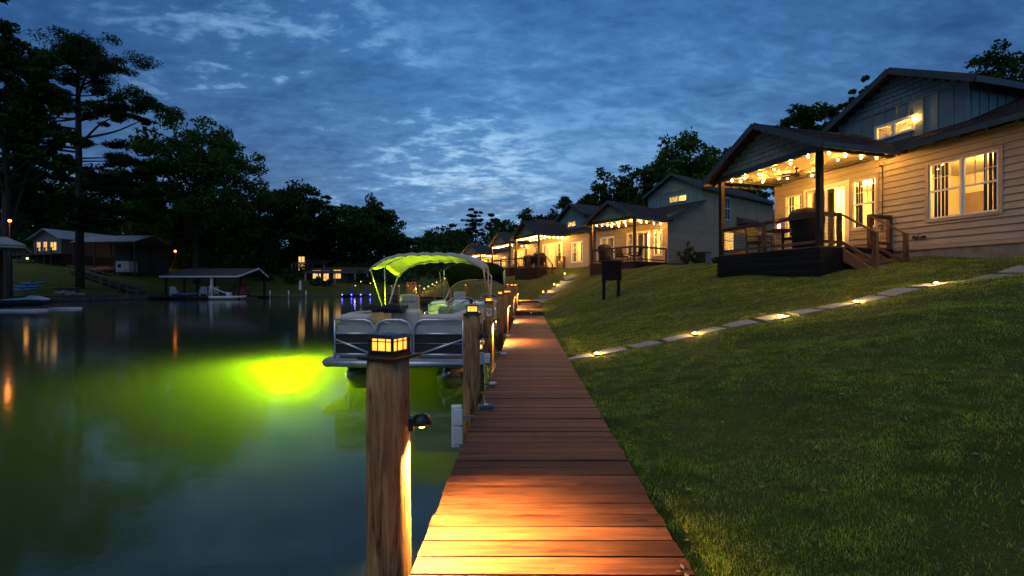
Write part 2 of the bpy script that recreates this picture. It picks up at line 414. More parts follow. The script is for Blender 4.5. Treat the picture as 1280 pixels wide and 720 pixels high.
    ad=b.n('AddShader'); b.l(bg.outputs[0],ad.inputs[0]); b.l(bg2.outputs[0],ad.inputs[1]); b.l(ad.outputs[0],out.inputs[0])
SUN_EL=-3.0; SUN_ROT=215.0; BACKGAIN=2.4; SKYGAIN=1.75
world()
sl=bpy.data.lights.new('sun','SUN'); sl.energy=.72; sl.angle=R(60); sl.color=(1,.95,.88)
so=bpy.data.objects.new('sun',sl); COL.objects.link(so)
sd=Vector((math.sin(R(SUN_ROT)),math.cos(R(SUN_ROT)),1.7)).normalized()
so.rotation_euler=(-sd).to_track_quat('-Z','Y').to_euler()

cd=bpy.data.cameras.new('camera'); cam=bpy.data.objects.new('camera',cd); COL.objects.link(cam)
cam.location=(0,0,EYE); cam.rotation_euler=(R(90),0,0); cd.lens=16; cd.sensor_width=36; cd.clip_start=.05; cd.clip_end=3000
scene.camera=cam
vs=scene.view_settings; vs.view_transform='Standard'; vs.look='None'; vs.exposure=0; vs.gamma=1; vs.use_curve_mapping=False
scene.cycles.use_denoising=True; scene.cycles.sample_clamp_indirect=3; scene.cycles.max_bounces=8; scene.cycles.volume_bounces=0
scene.cycles.diffuse_bounces=3; scene.cycles.glossy_bounces=4; scene.cycles.transparent_max_bounces=12
scene.cycles.caustics_reflective=False; scene.cycles.caustics_refractive=False

# ------------------------------------------------------------------ terrain
def RX(y): return .70+.0334*y           # right edge of the straight boardwalk
SHORE=[(RX(-40),-40),(RX(20),20),(RX(27),27),(1.55,29.5),(1.0,31.8),(-.3,34.2),(-2.6,37.4),(-5.4,41.6),(-8.6,46.2),(-12,52),(-16,60),(-20,72),(-26,84),(-36,86),(-44,79),(-52,70),(-55,64),(-55,57),(-55,53),(-53,46),(-51,38),(-62,20),(-75,-40)]
def shore_sd(x,y):
    """signed distance to the lake edge, negative in the lake"""
    x=np.asarray(x,float); y=np.asarray(y,float); d=np.full(x.shape,1e9); ins=np.zeros(x.shape,bool)
    n=len(SHORE)
    for i in range(n):
        ax,ay=SHORE[i]; bx,by=SHORE[(i+1)%n]; ex,ey=bx-ax,by-ay
        t=np.clip(((x-ax)*ex+(y-ay)*ey)/(ex*ex+ey*ey),0,1)
        d=np.minimum(d,np.hypot(x-ax-t*ex,y-ay-t*ey))
        if ay!=by:
            c=((ay>y)!=(by>y))&(x<(bx-ax)*(y-ay)/(by-ay)+ax); ins^=c
    return np.where(ins,-d,d)
def sstep(a,b,x): t=np.clip((x-a)/(b-a),0,1); return t*t*(3-2*t)
def height(x,y):
    x=np.asarray(x,float); y=np.asarray(y,float); d=shore_sd(x,y)
    right=np.interp(d,[-2.2,-.35,-.12,0,.5,2.5,4,5.4,7.4,9.5,14,40,90],[-2.6,-1.15,-.45,-.07,-.02,.33,.64,.94,1.30,1.64,2.3,5.5,10])
    gain=np.interp(y,[8.7,12.3,16.2,20,27,31,37,44,50],[1,1.17,1.48,1.60,1.75,2.5,2.6,1.7,1.3])
    right=np.where(d>0,right*gain,right)+.40*sstep(16,27,y)*(d>-.2)
    cap=np.interp(y,[8,13,20,25,33,60,120],[60,3.2,2.35,2.45,2.85,3.4,6]); right=np.where(right>cap-.3,cap-.3*np.exp(-np.clip(right-cap+.3,0,20)/.3),right)
    left=np.interp(d,[-5,-.5,0,.35,3,10,20,30,60,120],[-2.6,-.9,-.45,.18,.55,2.2,4.2,5.6,7.5,11])
    w=sstep(-9,-17,x)
    h=right*(1-w)+left*w
    h=h+np.where(d>1,1,0)*(.03*np.sin(x*1.9+y*.7)+.025*np.sin(x*.8-y*1.7+1)+.02*np.sin(y*3.1+x*2.3))*np.clip((d-1)/2,0,1)
    return np.where(d<-5,np.minimum(h,-2.6),h)
def hz(x,y): return float(height(np.array([x]),np.array([y]))[0])
def axis(segs):
    out=[]
    for a,b,st in segs: out.append(np.arange(a,b,st))
    return np.concatenate(out)
def terrain():
    xs=axis([(-500,-120,40),(-120,-64,3),(-64,-20,1.0),(-20,-3,.5),(-3,14,.16),(14,30,1),(30,120,6),(120,501,40)])
    ys=axis([(-200,-40,40),(-40,-2,4),(-2,16,.2),(16,48,.4),(48,96,1),(96,150,6),(150,601,50)])
    X,Y=np.meshgrid(xs,ys); Z=height(X,Y); nx,ny=len(xs),len(ys)
    co=np.stack([X.ravel(),Y.ravel(),Z.ravel()],1).astype(np.float32)
    i=np.arange((ny-1)*(nx-1)); r=i//(nx-1); c=i%(nx-1); a=r*nx+c
    q=np.stack([a,a+1,a+nx+1,a+nx],1)
    return quads_obj('ground',co,q,M['ground'],True)
def quads_obj(name,co,q,mat,smooth=False,parent=None):
    k=q.shape[1]
    me=bpy.data.meshes.new(name); me.vertices.add(len(co)); me.vertices.foreach_set('co',np.ascontiguousarray(co,np.float32).ravel())
    me.loops.add(q.size); me.loops.foreach_set('vertex_index',np.ascontiguousarray(q,np.int32).ravel())
    me.polygons.add(len(q)); me.polygons.foreach_set('loop_start',np.arange(0,q.size,k,dtype=np.int32))
    try: me.polygons.foreach_set('loop_total',np.full(len(q),k,np.int32))
    except Exception: pass
    if smooth: me.polygons.foreach_set('use_smooth',np.ones(len(q),bool))
    me.update(calc_edges=True); me.validate(); me.materials.append(mat)
    o=bpy.data.objects.new(name,me); COL.objects.link(o)
    if parent is not None: o.parent=parent
    return o
tag(terrain(),'sloping lawn and banks around the lake','ground',kind='structure')
w=MB(); w.box(-160,12,-60,120,-2.7,-.5)
tag(w.build('lake_water',M['water']),'dark still lake water with green underwater glow','lake',kind='structure')

# grass blades on the near lawn (uncountable: one object)
def lawn():
    n=640000; r=1.6+(RNG.random(n)**1.75)*26; th=R(-4)+RNG.random(n)*R(62)
    x=r*np.sin(th)+.55; y=r*np.cos(th)-.3
    d=shore_sd(x,y); keep=(d>.03)
    px,py=PATHPTS[:,0],PATHPTS[:,1]
    for (cx,cy,hx,hy) in STONES: keep&=~((np.abs(x-cx)<hx-.02)&(np.abs(y-cy)<hy-.02))
    bare=np.sin(x*1.3+2.1*np.sin(y*.9+.5))*np.sin(y*1.6+1.7*np.sin(x*1.1))
    keep&=~((bare>.72)&(RNG.random(n)<.72)); keep&=~((d<.28)&(RNG.random(n)<.35+.3*np.sin(y*5)))
    pat=np.sin(x*2.1+1.3*np.sin(y*1.7))*np.sin(y*2.7+1.1*np.sin(x*1.9))+.5*np.sin(x*6+y*5)
    keep&=(RNG.random(n)<np.clip(.95-.45*np.clip(pat-.35,0,1),.3,1))
    # houses
    for (hx,hy,ang,w0,w1,dep) in HOUSE_FOOT:
        c,s=math.cos(ang),math.sin(ang); vx=(x-hx)*c+(y-hy)*s; uy=-(x-hx)*s+(y-hy)*c
        keep&=~((vx>-.05)&(uy>w0)&(uy<w1))
    x,y,d=x[keep],y[keep],d[keep]; m=len(x); z=height(x,y); rr=np.hypot(x,y)
    cl=.5+.5*np.sin(x*5.1+2*np.sin(y*3.3))*np.sin(y*6.3+2*np.sin(x*4.1)); hgt=(.008+.017*RNG.random(m))*(.55+.75*cl)*(1+.04*rr)*(1+.8*np.exp(-d*9)); wd=.0016*(1+.20*rr)*(.7+.6*RNG.random(m))
    a=RNG.random(m)*6.283; ln=RNG.random(m)*1.1; la=RNG.random(m)*6.283
    dx,dy=np.cos(a)*wd,np.sin(a)*wd; tx,ty=np.cos(la)*ln*hgt,np.sin(la)*ln*hgt
    co=np.empty((m,3,3),np.float32)
    co[:,0]=np.stack([x-dx,y-dy,z-.006],1); co[:,1]=np.stack([x+dx,y+dy,z-.006],1); co[:,2]=np.stack([x+tx,y+ty,z+hgt],1)
    o=quads_obj('lawn_grass',co.reshape(-1,3),np.arange(m*3).reshape(-1,3),M['blade'])
    tag(o,'short mown grass covering the sloping lawn','grass',kind='stuff')
    k=420; r=1.8+RNG.random(k)**1.3*9; th=R(8)+RNG.random(k)*R(46); x=r*np.sin(th)+.4; y=r*np.cos(th); kp=shore_sd(x,y)>-.9; x,y=x[kp],y[kp]; k=len(x)
    z=np.where(shore_sd(x,y)<.02,.006,height(x,y)+.022); a=RNG.random(k)*6.28; s=.008+.016*RNG.random(k); t=RNG.normal(size=(k,2))*.35
    co=np.empty((k,4,3)); 
    for j,(u,v) in enumerate(((-1,0),(0,-.4),(1,0),(0,.4))):
        co[:,j,0]=x+s*(u*np.cos(a)-v*np.sin(a)); co[:,j,1]=y+s*(u*np.sin(a)+v*np.cos(a)); co[:,j,2]=z+s*(u*t[:,0]*.5+v*t[:,1])
    co[:,:,2]=np.where((shore_sd(x,y)<.02)[:,None],.007,co[:,:,2])
    o=quads_obj('fallen_leaves',co.reshape(-1,3),np.arange(k*4).reshape(-1,4),M['dryleaf']); tag(o,'tiny dry leaves scattered over the lawn and boardwalk','fallen leaves',kind='stuff')
# ------------------------------------------------------------------ boardwalk
def LX(y): return -.493+.0334*y
def deck_z(y): return 0.0 if y<20 else (.15 if y<23.2 else (.30 if y<27.5 else .42))
def boardwalk():
    mb=MB(); y=-1.5; k=0
    while y<28.6:
        wdt=random.uniform(.112,.126); z=deck_z(y+.01)+random.uniform(-.002,.002)
        a=random.uniform(-.006,.006); e0,e1=random.uniform(-.006,.006),random.uniform(-.006,.006)
        y0,y1=y+.003+random.uniform(0,.003),y+wdt-.002
        l0,l1=LX(y0)+e0,LX(y1)+e0; r0,r1=RX(y0)+e1,RX(y1)+e1
        b=[(l0,y0+a,z-.038),(r0,y0-a,z-.038),(r1,y1-a,z-.038),(l1,y1+a,z-.038)]
        t=[(p[0],p[1],z+random.uniform(-.0012,.0012)) for p in b]
        mb.hexa(b,t)
        if y<9:
            for xx in (l0+.05,r0-.05,(l0+r0)/2):
                for dy in (.03,.088):
                    cx,cy=xx+random.uniform(-.01,.01),y0+dy
                    mb.add([(cx-.005,cy-.005,z+.0022),(cx+.005,cy-.005,z+.0022),(cx+.005,cy+.005,z+.0022),(cx-.005,cy+.005,z+.0022)],[(0,1,2,3)],mi=1)
        y+=wdt+random.uniform(.004,.010)
    # curved run around the cove
    pts=[Vector(p) for p in ((1.05,28.6),(.75,29.6),(.2,31.2),(-1.1,33.5),(-3.3,36.6),(-6.0,40.7),(-9.2,45.3),(-12.6,51.2),(-16.6,59.2))]
    cur=smooth_path([(p.x,p.y,0) for p in pts],10)
    for i in range(len(cur)-1):
        a,b=cur[i],cur[i+1]; L=(b-a).length; nn=max(1,int(L/.15))
        for j in range(nn):
            p=a.lerp(b,(j+.04)/nn); q=a.lerp(b,(j+.94)/nn); d=(b-a).normalized(); s=Vector((d.y,-d.x,0))*.6; z=.42
            bb=[p-s,p+s,q+s,q-s]; mb.hexa([(v.x,v.y,z-.038) for v in bb],[(v.x,v.y,z) for v in bb])
    # stringers, risers
    mb2=MB()
    for y0,y1 in ((-1.5,20),(20,23.2),(23.2,27.5),(27.5,28.6)):
        z=deck_z(y0+.1)
        for off in (.05,.6,1.12):
            mb2.hexa([(LX(y0)+off,y0,z-.24),(LX(y0)+off+.04,y0,z-.24),(LX(y1)+off+.04,y1,z-.24),(LX(y1)+off,y1,z-.24)],
                     [(LX(y0)+off,y0,z-.041),(LX(y0)+off+.04,y0,z-.041),(LX(y1)+off+.04,y1,z-.041),(LX(y1)+off,y1,z-.041)])
    for y0,z in ((20,.15),(23.2,.30),(27.5,.42)):
        mb2.box(LX(y0)+.01,RX(y0)-.01,y0-.022,y0+.0,z-.20,z-.042)
    for i in range(len(cur)-1):
        a,b=cur[i],cur[i+1]; d=(b-a).normalized(); s=Vector((d.y,-d.x,0))
        for o in (-.5,.5): mb2.beam(a+s*o+Vector((0,0,.29)),b+s*o+Vector((0,0,.29)),.05,.18)
    o=mb.build('boardwalk',[M['plank'],M['bronze']]); tag(o,'red brown plank boardwalk along the water edge','boardwalk',kind='structure')
    u=mb2.build('stringer',M['darkwood'],o)
    return cur
CURVE=boardwalk()

# ------------------------------------------------------------------ pilings with lantern caps
def lantern_parts():
    d={}
    c=MB(); c.box(-.105,.105,-.105,.105,0,.016); c.box(-.075,.075,-.075,.075,.016,.022); d['cap']=c.build('cap',M['cap'],bevel=.003)
    b=MB(); b.box(-.068,.068,-.068,.068,.022,.040)
    for i in (-1,1):
        for j in (-1,1): b.box(i*.060-.005,i*.060+.005,j*.060-.005,j*.060+.005,.040,.098)
    for s in (-1,1):                      # glazing bars
        for t in (-.022,.022):
            b.box(t-.0013,t+.0013,s*.0595-.003,s*.0595+.003,.040,.098); b.box(s*.0595-.003,s*.0595+.003,t-.0013,t+.0013,.040,.098)
        b.box(-.055,.055,s*.0597-.003,s*.0597+.003,.080,.084); b.box(s*.0597-.003,s*.0597+.003,-.055,.055,.080,.084)
    b.add([(-.085,-.085,.098),(.085,-.085,.098),(.085,.085,.098),(-.085,.085,.098),(-.055,-.055,.112),(.055,-.055,.112),(.055,.055,.112),(-.055,.055,.112)],
          [(0,3,2,1),(4,5,6,7),(0,1,5,4),(1,2,6,5),(2,3,7,6),(3,0,4,7)])
    d['lantern']=b.build('lantern',M['bronze'])
    g=MB(); g.box(-.0555,.0555,-.0555,.0555,.0405,.0975); d['glass']=g.build('lamp_glass',M['lampglass'])
    s=MB(); s.lathe([(.012,.048),(.030,.044),(.044,.028),(.05,.004),(.048,-.004),(.042,-.004),(.04,.0),(.03,.03)],14); s.box(-.06,-.035,-.028,.028,-.03,.03)
    d['side']=s.build('side_lamp',M['black'])
    g=MB(); g.ball((0,0,-.004),.019,8); d['sb']=g.build('bulb',M['sidebulb'])
    return d
LP=lantern_parts()
for o in LP.values(): COL.objects.unlink(o)
def piling(x,y,top,label,r=.1,side=0,side_z=.35,power=7,lean=0,bottom=-1.4,group='pilings along the boardwalk',lit=7,seed=0):
    t=thing('piling',label,'dock piling',(x,y,bottom),0,group); rnd=random.Random(seed)
    h=top-bottom; m=MB(); secs=[]
    for i in range(15):
        z=h*i/14; n=20; ring=[]
        for k in range(n):
            a=2*math.pi*k/n; q=r*(1.05-.07*i/14)+.006*math.sin(3*a+z*1.4+seed)+rnd.uniform(-.0015,.0015)
            ring.append((q*math.cos(a),q*math.sin(a),z))
        secs.append(ring)
    m.loft(secs); m.build('post',M['piling'],t)
    sc=r/.1; rz=R(-22) if seed==1 else R(rnd.uniform(-20,20))
    def place(o,n,z,par,rz=0,x=0,y=0,s=1):
        c=share(o,n,par,(x,y,z),rz); c.scale=(s,s,s); return c
    place(LP['cap'],'cap',h,t,rz,0,0,sc); la=place(LP['lantern'],'lantern',h,t,rz,0,0,sc)
    place(LP['glass'],'lamp_glass',0,la)
    if side:
        sl=place(LP['side'],'side_lamp',side_z-bottom,t,0,r+.05,0,.95); 
        if power: place(LP['sb'],'bulb',0,sl); l=lamp('SPOT',(0,0,-.02),power,(1,.54,.15),.02,sl,(0,R(-15),0),R(116) if seed==1 else R(144),.7)
    return t
def lx(px,y): return (px-640)/F*y
PL=[(lx(487,2.1),2.1,.878,'nearest thick piling with lit lantern cap and a lit side lamp',.098,1,.575,1100),
    (lx(590,5.4),5.4,.885,'second piling from the front, dark, with lantern cap and unlit black side lamp',.1,1,.62,0),
    (lx(611.5,10.1),10.1,.875,'third piling with white number 9 plate, lantern cap and lit side lamp',.1,1,.47,900),
    (lx(625,13.6),13.6,.985,'fourth piling from the front just behind the number 9 piling',.1,0,0,0),
    (lx(632,16.6),16.6,1.0,'fifth piling from the front with a lit side lamp near the sundeck steps',.1,1,.55,900),
    (lx(636.5,19.6),19.6,.98,'sixth piling from the front at the first low boardwalk step',.1,0,0,0),
    (lx(640,22.6),22.6,1.28,'seventh piling from the front beside the second boardwalk step, side lamp lit',.1,1,.75,900),
    (lx(643.5,25.6),25.6,1.3,'eighth piling from the front beside the upper boardwalk step',.1,0,0,0),
    (lx(645,28.3),28.3,1.33,'last piling of the straight boardwalk where it bends left, side lamp lit',.1,1,.85,900)]
for i,(x,y,top,lab,r,sd_,sz,pw) in enumerate(PL):
    t=piling(x,y,top,lab,r,sd_,sz,pw,seed=i+1,lit=7 if i else 6)
    if i==2:
        b=MB(); b.box(-.052,.052,-.112,-.106,0,.17); pl=b.build('number_plate',M['whiteplastic'],t,(0,0,.58+1.4))
        cu=bpy.data.curves.new('number_nine','FONT'); cu.body='9'; cu.size=.165; cu.extrude=.002; cu.align_x='CENTER'; cu.align_y='CENTER'
        tmp=bpy.data.objects.new('tmp',cu); COL.objects.link(tmp); bpy.context.view_layer.update()
        me=bpy.data.meshes.new_from_object(tmp.evaluated_get(bpy.context.evaluated_depsgraph_get())); bpy.data.objects.remove(tmp)
        me.materials.clear(); me.materials.append(M['navy']); o=bpy.data.objects.new('numeral',me); COL.objects.link(o); o.parent=pl
        o.location=(0,-.1135,.085); o.rotation_euler=(R(90),0,0)
# pilings along the curved run; spaced along the path on the water side
def curve_posts():
    acc=0; nxt=2.2; k=0; names=['first','second','third','fourth','fifth','sixth','seventh','eighth','ninth']
    for i in range(len(CURVE)-1):
        a,b=CURVE[i],CURVE[i+1]; acc+=(b-a).length
        if acc>=nxt and k<9:
            d=(b-a).normalized(); s=Vector((d.y,-d.x,0)); p=b-s*.72
            piling(p.x,p.y,1.36,f'{names[k]} lantern piling along the curved far boardwalk, counting from the bend',.1,0,0,0,seed=20+k,group='lantern pilings around the curve',lit=2.5)
            k+=1; nxt+=3.1
curve_posts()

# dock hardware --------------------------------------------------------
def cleat(x,y,z,label,rz=.2):
    t=thing('dock_cleat',label,'dock cleat',(x,y,z),rz,'cleats on the boardwalk edge')
    m=MB(); m.box(-.05,.05,-.022,.022,0,.010); m.tube([(-.028,0,.01),(-.02,0,.045)],.010,8); m.tube([(.028,0,.01),(.02,0,.045)],.010,8)
    m.build('base',M['aludull'],t); m=MB(); m.tube(smooth_path([(-.12,0,.04),(-.06,0,.05),(0,0,.052),(.06,0,.05),(.12,0,.04)],4),[.006]+[.011]*15+[.006]+[.006]*0 if False else .011,8)
    m.build('horn',M['aludull'],t)
    m=MB(); pts=[]
    for k in range(30):
        a=k/29*6.283*2.5; pts.append((.055*math.cos(a)*(1 if k%2 else .9),.035*math.sin(a),.018+.02*k/29))
    m.tube(pts,.007,6); m.build('mooring_rope',M['whiteplastic'],t)
cleat(lx(625,8.2)+.06,8.2,.0,'metal cleat with white rope on the left boardwalk edge, nearest one',.4)
cleat(lx(633,11.2)+.04,11.3,.0,'metal cleat on the left boardwalk edge beyond the number 9 piling',.3)
cleat(lx(641,19)+.05,18.6,.0,'metal cleat on the boardwalk edge just before the first step',.3)
def fender():
    t=thing('dock_bumper','white vertical plastic bumper hung on the boardwalk edge before second piling','dock bumper',(-.525,4.32,-.30),R(8))
    m=MB(); pr=[(-.05,-.045),(.03,-.045),(.05,-.025),(.05,.025),(.03,.045),(-.05,.045)]
    m.prism(pr,'z',0,.385); m.build('bumper_body',M['whiteplastic'],t,bevel=.008)
    m=MB(); m.box(-.03,.052,-.052,-.045,.03,.19); m.box(-.03,.052,-.052,-.045,.21,.36); m.build('ribbed_cover',M['whiteplastic'],t,bevel=.004)
    m=MB(); m.box(.05,.16,-.012,.012,.26,.285); m.build('bracket',M['aludull'],t)
fender()
def outlet():
    x=lx(603.5,6.6); t=thing('outlet_post','short dark post with grey power box and white socket behind second piling','power post',(x-.02,6.6,-.5))
    m=MB(); m.box(-.04,.04,-.04,.04,0,.80); m.build('post',M['darkwood'],t)
    m=MB(); m.box(-.045,.045,-.07,-.041,.60,.78); m.build('power_box',M['greyplastic'],t,bevel=.006)
    m=MB(); m.box(.046,.13,-.075,-.04,.62,.76); m.lathe([(.036,-.012),(.036,.0),(.024,.0),(.022,-.01)],16,(.088,-.075,.69),axis='y'); m.build('socket_cover',M['whiteplastic'],t,bevel=.006)
    m=MB(); m.tube(smooth_path([(.06,-.07,.60),(.055,-.075,.5),(.09,-.08,.38),(.06,-.09,.25)],6),.022,8); m.build('cord',M['greencloth'],t)
    m=MB(); m.tube(smooth_path([(.10,-.07,.60),(.12,-.08,.48),(.125,-.09,.36),(.09,-.1,.28),(.13,-.12,.2),(.17,-.18,.52-.02)],6),.011,8); m.build('black_cord',M['black'],t)
    t=thing('power_plug','pale plug lying on the boardwalk edge by second piling','plug',(lx(616,5.6),5.62,.0),.5)
    m=MB(); m.tube([(-.05,0,.022),(.02,0,.022)],.022,10); m.box(.02,.045,-.012,.012,.012,.03); m.build('plug_body',M['whiteplastic'],t); m=MB(); m.tube(smooth_path([(-.05,0,.02),(-.11,.03,.012),(-.16,.0,.01),(-.2,.05,.01)],5),.006,6); m.build('cable',M['black'],t)
    t=thing('timer_box','flat blue plastic box lying on boardwalk edge at foot of second piling','box',(lx(607.5,4.55),4.55,.0),R(8))
    m=MB(); m.box(-.075,.075,-.045,.045,0,.035); m.build('case',M['bluebox'],t,bevel=.008)
    m=MB(); m.box(-.025,.02,-.025,.025,.0355,.039); m.build('label_panel',M['cream'],t); m=MB(); m.tube(smooth_path([(0,.04,.02),(.0,.1,.06),(-.02,.2,.12),(-.03,.4,.03)],5),.008,6); m.build('cable',M['black'],t)
outlet()

# ------------------------------------------------------------------ stepping stones and path lights
STONES=[]
names=['first','second','third','fourth','fifth','sixth','seventh','eighth','ninth','tenth','eleventh','twelfth','thirteenth','fourteenth','fifteenth','sixteenth','seventeenth']
SPEC=[(1.22,8.18),(1.83,8.32),(2.45,8.38),(3.06,8.42),(3.66,8.48),(4.28,8.53),(4.88,8.52),(5.50,8.58),(6.12,8.62),(6.75,8.64),(7.37,8.7),(8.0,8.72),(8.62,8.78),(9.25,8.8),(9.9,8.85),(10.55,8.9)]
for x,y in SPEC: STONES.append((x,y,.24,.22))
PATHPTS=np.array([(s[0],s[1]) for s in STONES])
def slab(i,x,y,hx,hy):
    rz=random.uniform(-.12,.12); m=MB(); c,s=math.cos(rz),math.sin(rz)
    pts=[(-hx,-hy),(hx,-hy*.96),(hx*.97,hy),(-hx,hy*.98)]
    pts=[(p[0]*c-p[1]*s,p[0]*s+p[1]*c) for p in pts]
    zc=hz(x,y); b=[(p[0],p[1],hz(x+p[0],y+p[1])-zc-.05) for p in pts]; t=[(p[0]*random.uniform(.96,1.0),p[1]*random.uniform(.96,1.0),q[2]+.05+.024) for p,q in zip(pts,b)]
    m.hexa(b,t); o=m.build('stepping_stone',M['stone'],None,(x,y,zc),0,.008)
    tag(o,f'grey square stepping stone, {names[i]} from the boardwalk on the lawn path','stepping stone','stepping stones across the lawn')
for i,s in enumerate(STONES): slab(i,*s)
for i,(px,k) in enumerate(((749,1.52),(873,3.36),(981,4.98),(1076,6.47),(1168,8.06))):
    x=k; y=np.interp(x,[p[0] for p in SPEC],[p[1] for p in SPEC])-.08; z=hz(x,y)
    t=thing('path_light',f'small round in-ground light between slabs, {names[i]} from the boardwalk','path light',(x,y,z),0,'path lights on the lawn path')
    m=MB(); m.lathe([(.0,.0),(.055,.0),(.065,.03),(.055,.036),(.053,.028),(.0,.028)],16); m.build('housing',M['bronze'],t)
    m=MB(); m.lathe([(.046,.029),(.038,.045),(.02,.054),(0.0005,.056)],14); m.build('lens',M['pathglow'],t)
    lamp('POINT',(0,0,.11),14,(1,.58,.15),.03,t)

# ------------------------------------------------------------------ sign on the lawn
def lawn_sign():
    y=19.3; x=lx(764,y); z=hz(x,y); t=thing('lawn_sign','dark navy board on two square posts standing on the lawn seen from behind','sign',(x,y,z-.05),R(6))
    for s in (-1,1):
        m=MB(); m.box(s*.32-.06,s*.32+.06,-.055,.055,0,1.66); m.build('post',M['signdark'],t,bevel=.006)
    m=MB(); m.box(-.42,.42,-.09,-.056,.88,1.60); m.box(-.46,.46,-.10,-.05,1.60,1.65); m.box(-.44,.44,-.098,-.053,.82,.88); m.build('board',M['signdark'],t,bevel=.005)
lawn_sign()

# ------------------------------------------------------------------ houses
def siding(mb,x_dir,p0,nrm,L,z0,z1,op=(),course=.175,th=.10):
    """lap siding on a wall: p0 (2-D start), x_dir (2-D unit), nrm (2-D outward unit), openings (a0,a1,z0,z1)"""
    def P(a,o,z): return (p0[0]+x_dir[0]*a+nrm[0]*o,p0[1]+x_dir[1]*a+nrm[1]*o,z)
    z=z0
    while z<z1-1e-4:
        zt=min(z+course,z1); cuts=sorted({z,zt}|{c for o in op for c in (o[2],o[3]) if z<c<zt})
        for ca,cb in zip(cuts[:-1],cuts[1:]):
            iv=[(0,L)]
            for o in op:
                if o[2]<cb-1e-6 and o[3]>ca+1e-6:
                    nv=[]
                    for a,b in iv:
                        if o[1]<=a or o[0]>=b: nv.append((a,b)); continue
                        if o[0]>a: nv.append((a,o[0]))
                        if o[1]<b: nv.append((o[1],b))
                    iv=nv
            pb=.022*(1-(ca-z)/course)+.003; pt=.022*(1-(cb-z)/course)+.003
            for a,b in iv:
                if b-a<.01: continue
                g=.008 if abs(ca-z)<1e-6 and cb-ca>.03 else 0
                mb.hexa([P(a,pb+.006,ca+g),P(b,pb+.006,ca+g),P(b,-th,ca+g),P(a,-th,ca+g)],[P(a,pt,cb),P(b,pt,cb),P(b,-th,cb),P(a,-th,cb)])
                if g: mb.hexa([P(a,.001,ca),P(b,.001,ca),P(b,-th,ca),P(a,-th,ca)],[P(a,.001,ca+g),P(b,.001,ca+g),P(b,-th,ca+g),P(a,-th,ca+g)],mi=1)  # dark recessed strip paints the butt shadow line of the course
        z=zt
def battens(mb,x_dir,p0,nrm,L,z0,ztop,op=(),step=.41,th=.08):
    """board and batten: flat board with upright strips; ztop may be a function of a"""
    def P(a,o,z): return (p0[0]+x_dir[0]*a+nrm[0]*o,p0[1]+x_dir[1]*a+nrm[1]*o,z)
    zt=ztop if callable(ztop) else (lambda a:ztop)
    n=max(1,round(L/step)); cuts=sorted({L*i/n for i in range(n+1)}|{c for o in op for c in o[:2]})
    for a,b in zip(cuts[:-1],cuts[1:]):
        iv=[(z0,None)]
        for o in op:
            if o[0]<=a+1e-6 and o[1]>=b-1e-6: iv=[(z0,o[2]),(o[3],None)]
        for za,zb in iv:
            t0,t1=(zt(a),zt(b)) if zb is None else (zb,zb)
            mb.hexa([P(a,0,za),P(b,0,za),P(b,-th,za),P(a,-th,za)],[P(a,0,t0),P(b,0,t1),P(b,-th,t1),P(a,-th,t0)])
    for i in range(n+1):
        a=min(max(L*i/n,.025),L-.025); iv=[(z0,zt(a))]
        for o in op:
            if o[0]-.02<a<o[1]+.02: iv=[(z0,o[2]),(o[3],zt(a))]
        for za,zb in iv:
            mb.hexa([P(a-.034,.0012,za),P(a+.034,.0012,za),P(a+.034,.0004,za),P(a-.034,.0004,za)],[P(a-.034,.0012,zb),P(a+.034,.0012,zb),P(a+.034,.0004,zb),P(a-.034,.0004,zb)],mi=1)  # wider dark strip behind the batten paints shade along its edges
            mb.hexa([P(a-.022,.03,za),P(a+.022,.03,za),P(a+.022,.0015,za),P(a-.022,.0015,za)],[P(a-.022,.03,zb),P(a+.022,.03,zb),P(a+.022,.0015,zb),P(a-.022,.0015,zb)])
def gable_shingles(mb,xf,u0,u1,z0,pitch,row=.17,th=.06,mid=None):
    """shingled triangle in the plane x=xf, facing -x; backing plus rows of separate shingles"""
    um=(u0+u1)/2; h=(u1-u0)/2*pitch
    mb.prism([(u0,z0),(u1,z0),(um,z0+h)],'x',xf,xf+th,mi=1)  # dark backing colour stands in for shade in the shingle gaps
    z=z0; k=0
    while z<z0+h-.03:
        zt=min(z+row,z0+h); hw=(z0+h-zt)/pitch
        a=um-hw-.04
        a-=random.uniform(0,.1)
        while a<um+hw:
            wd=random.uniform(.14,.26); b=min(a+wd-.014,um+hw); aa=max(a,um-hw)
            if b-aa>.02:
                o=random.uniform(.014,.022); dz=random.uniform(0,.008)
                mb.hexa([(xf-o,aa,z+dz+.012),(xf-.001,aa,z+dz+.012),(xf-.001,b,z+dz+.012),(xf-o,b,z+dz+.012)],[(xf-.004,aa,zt),(xf-.001,aa,zt),(xf-.001,b,zt),(xf-.004,b,zt)])
            a+=wd
        z=zt
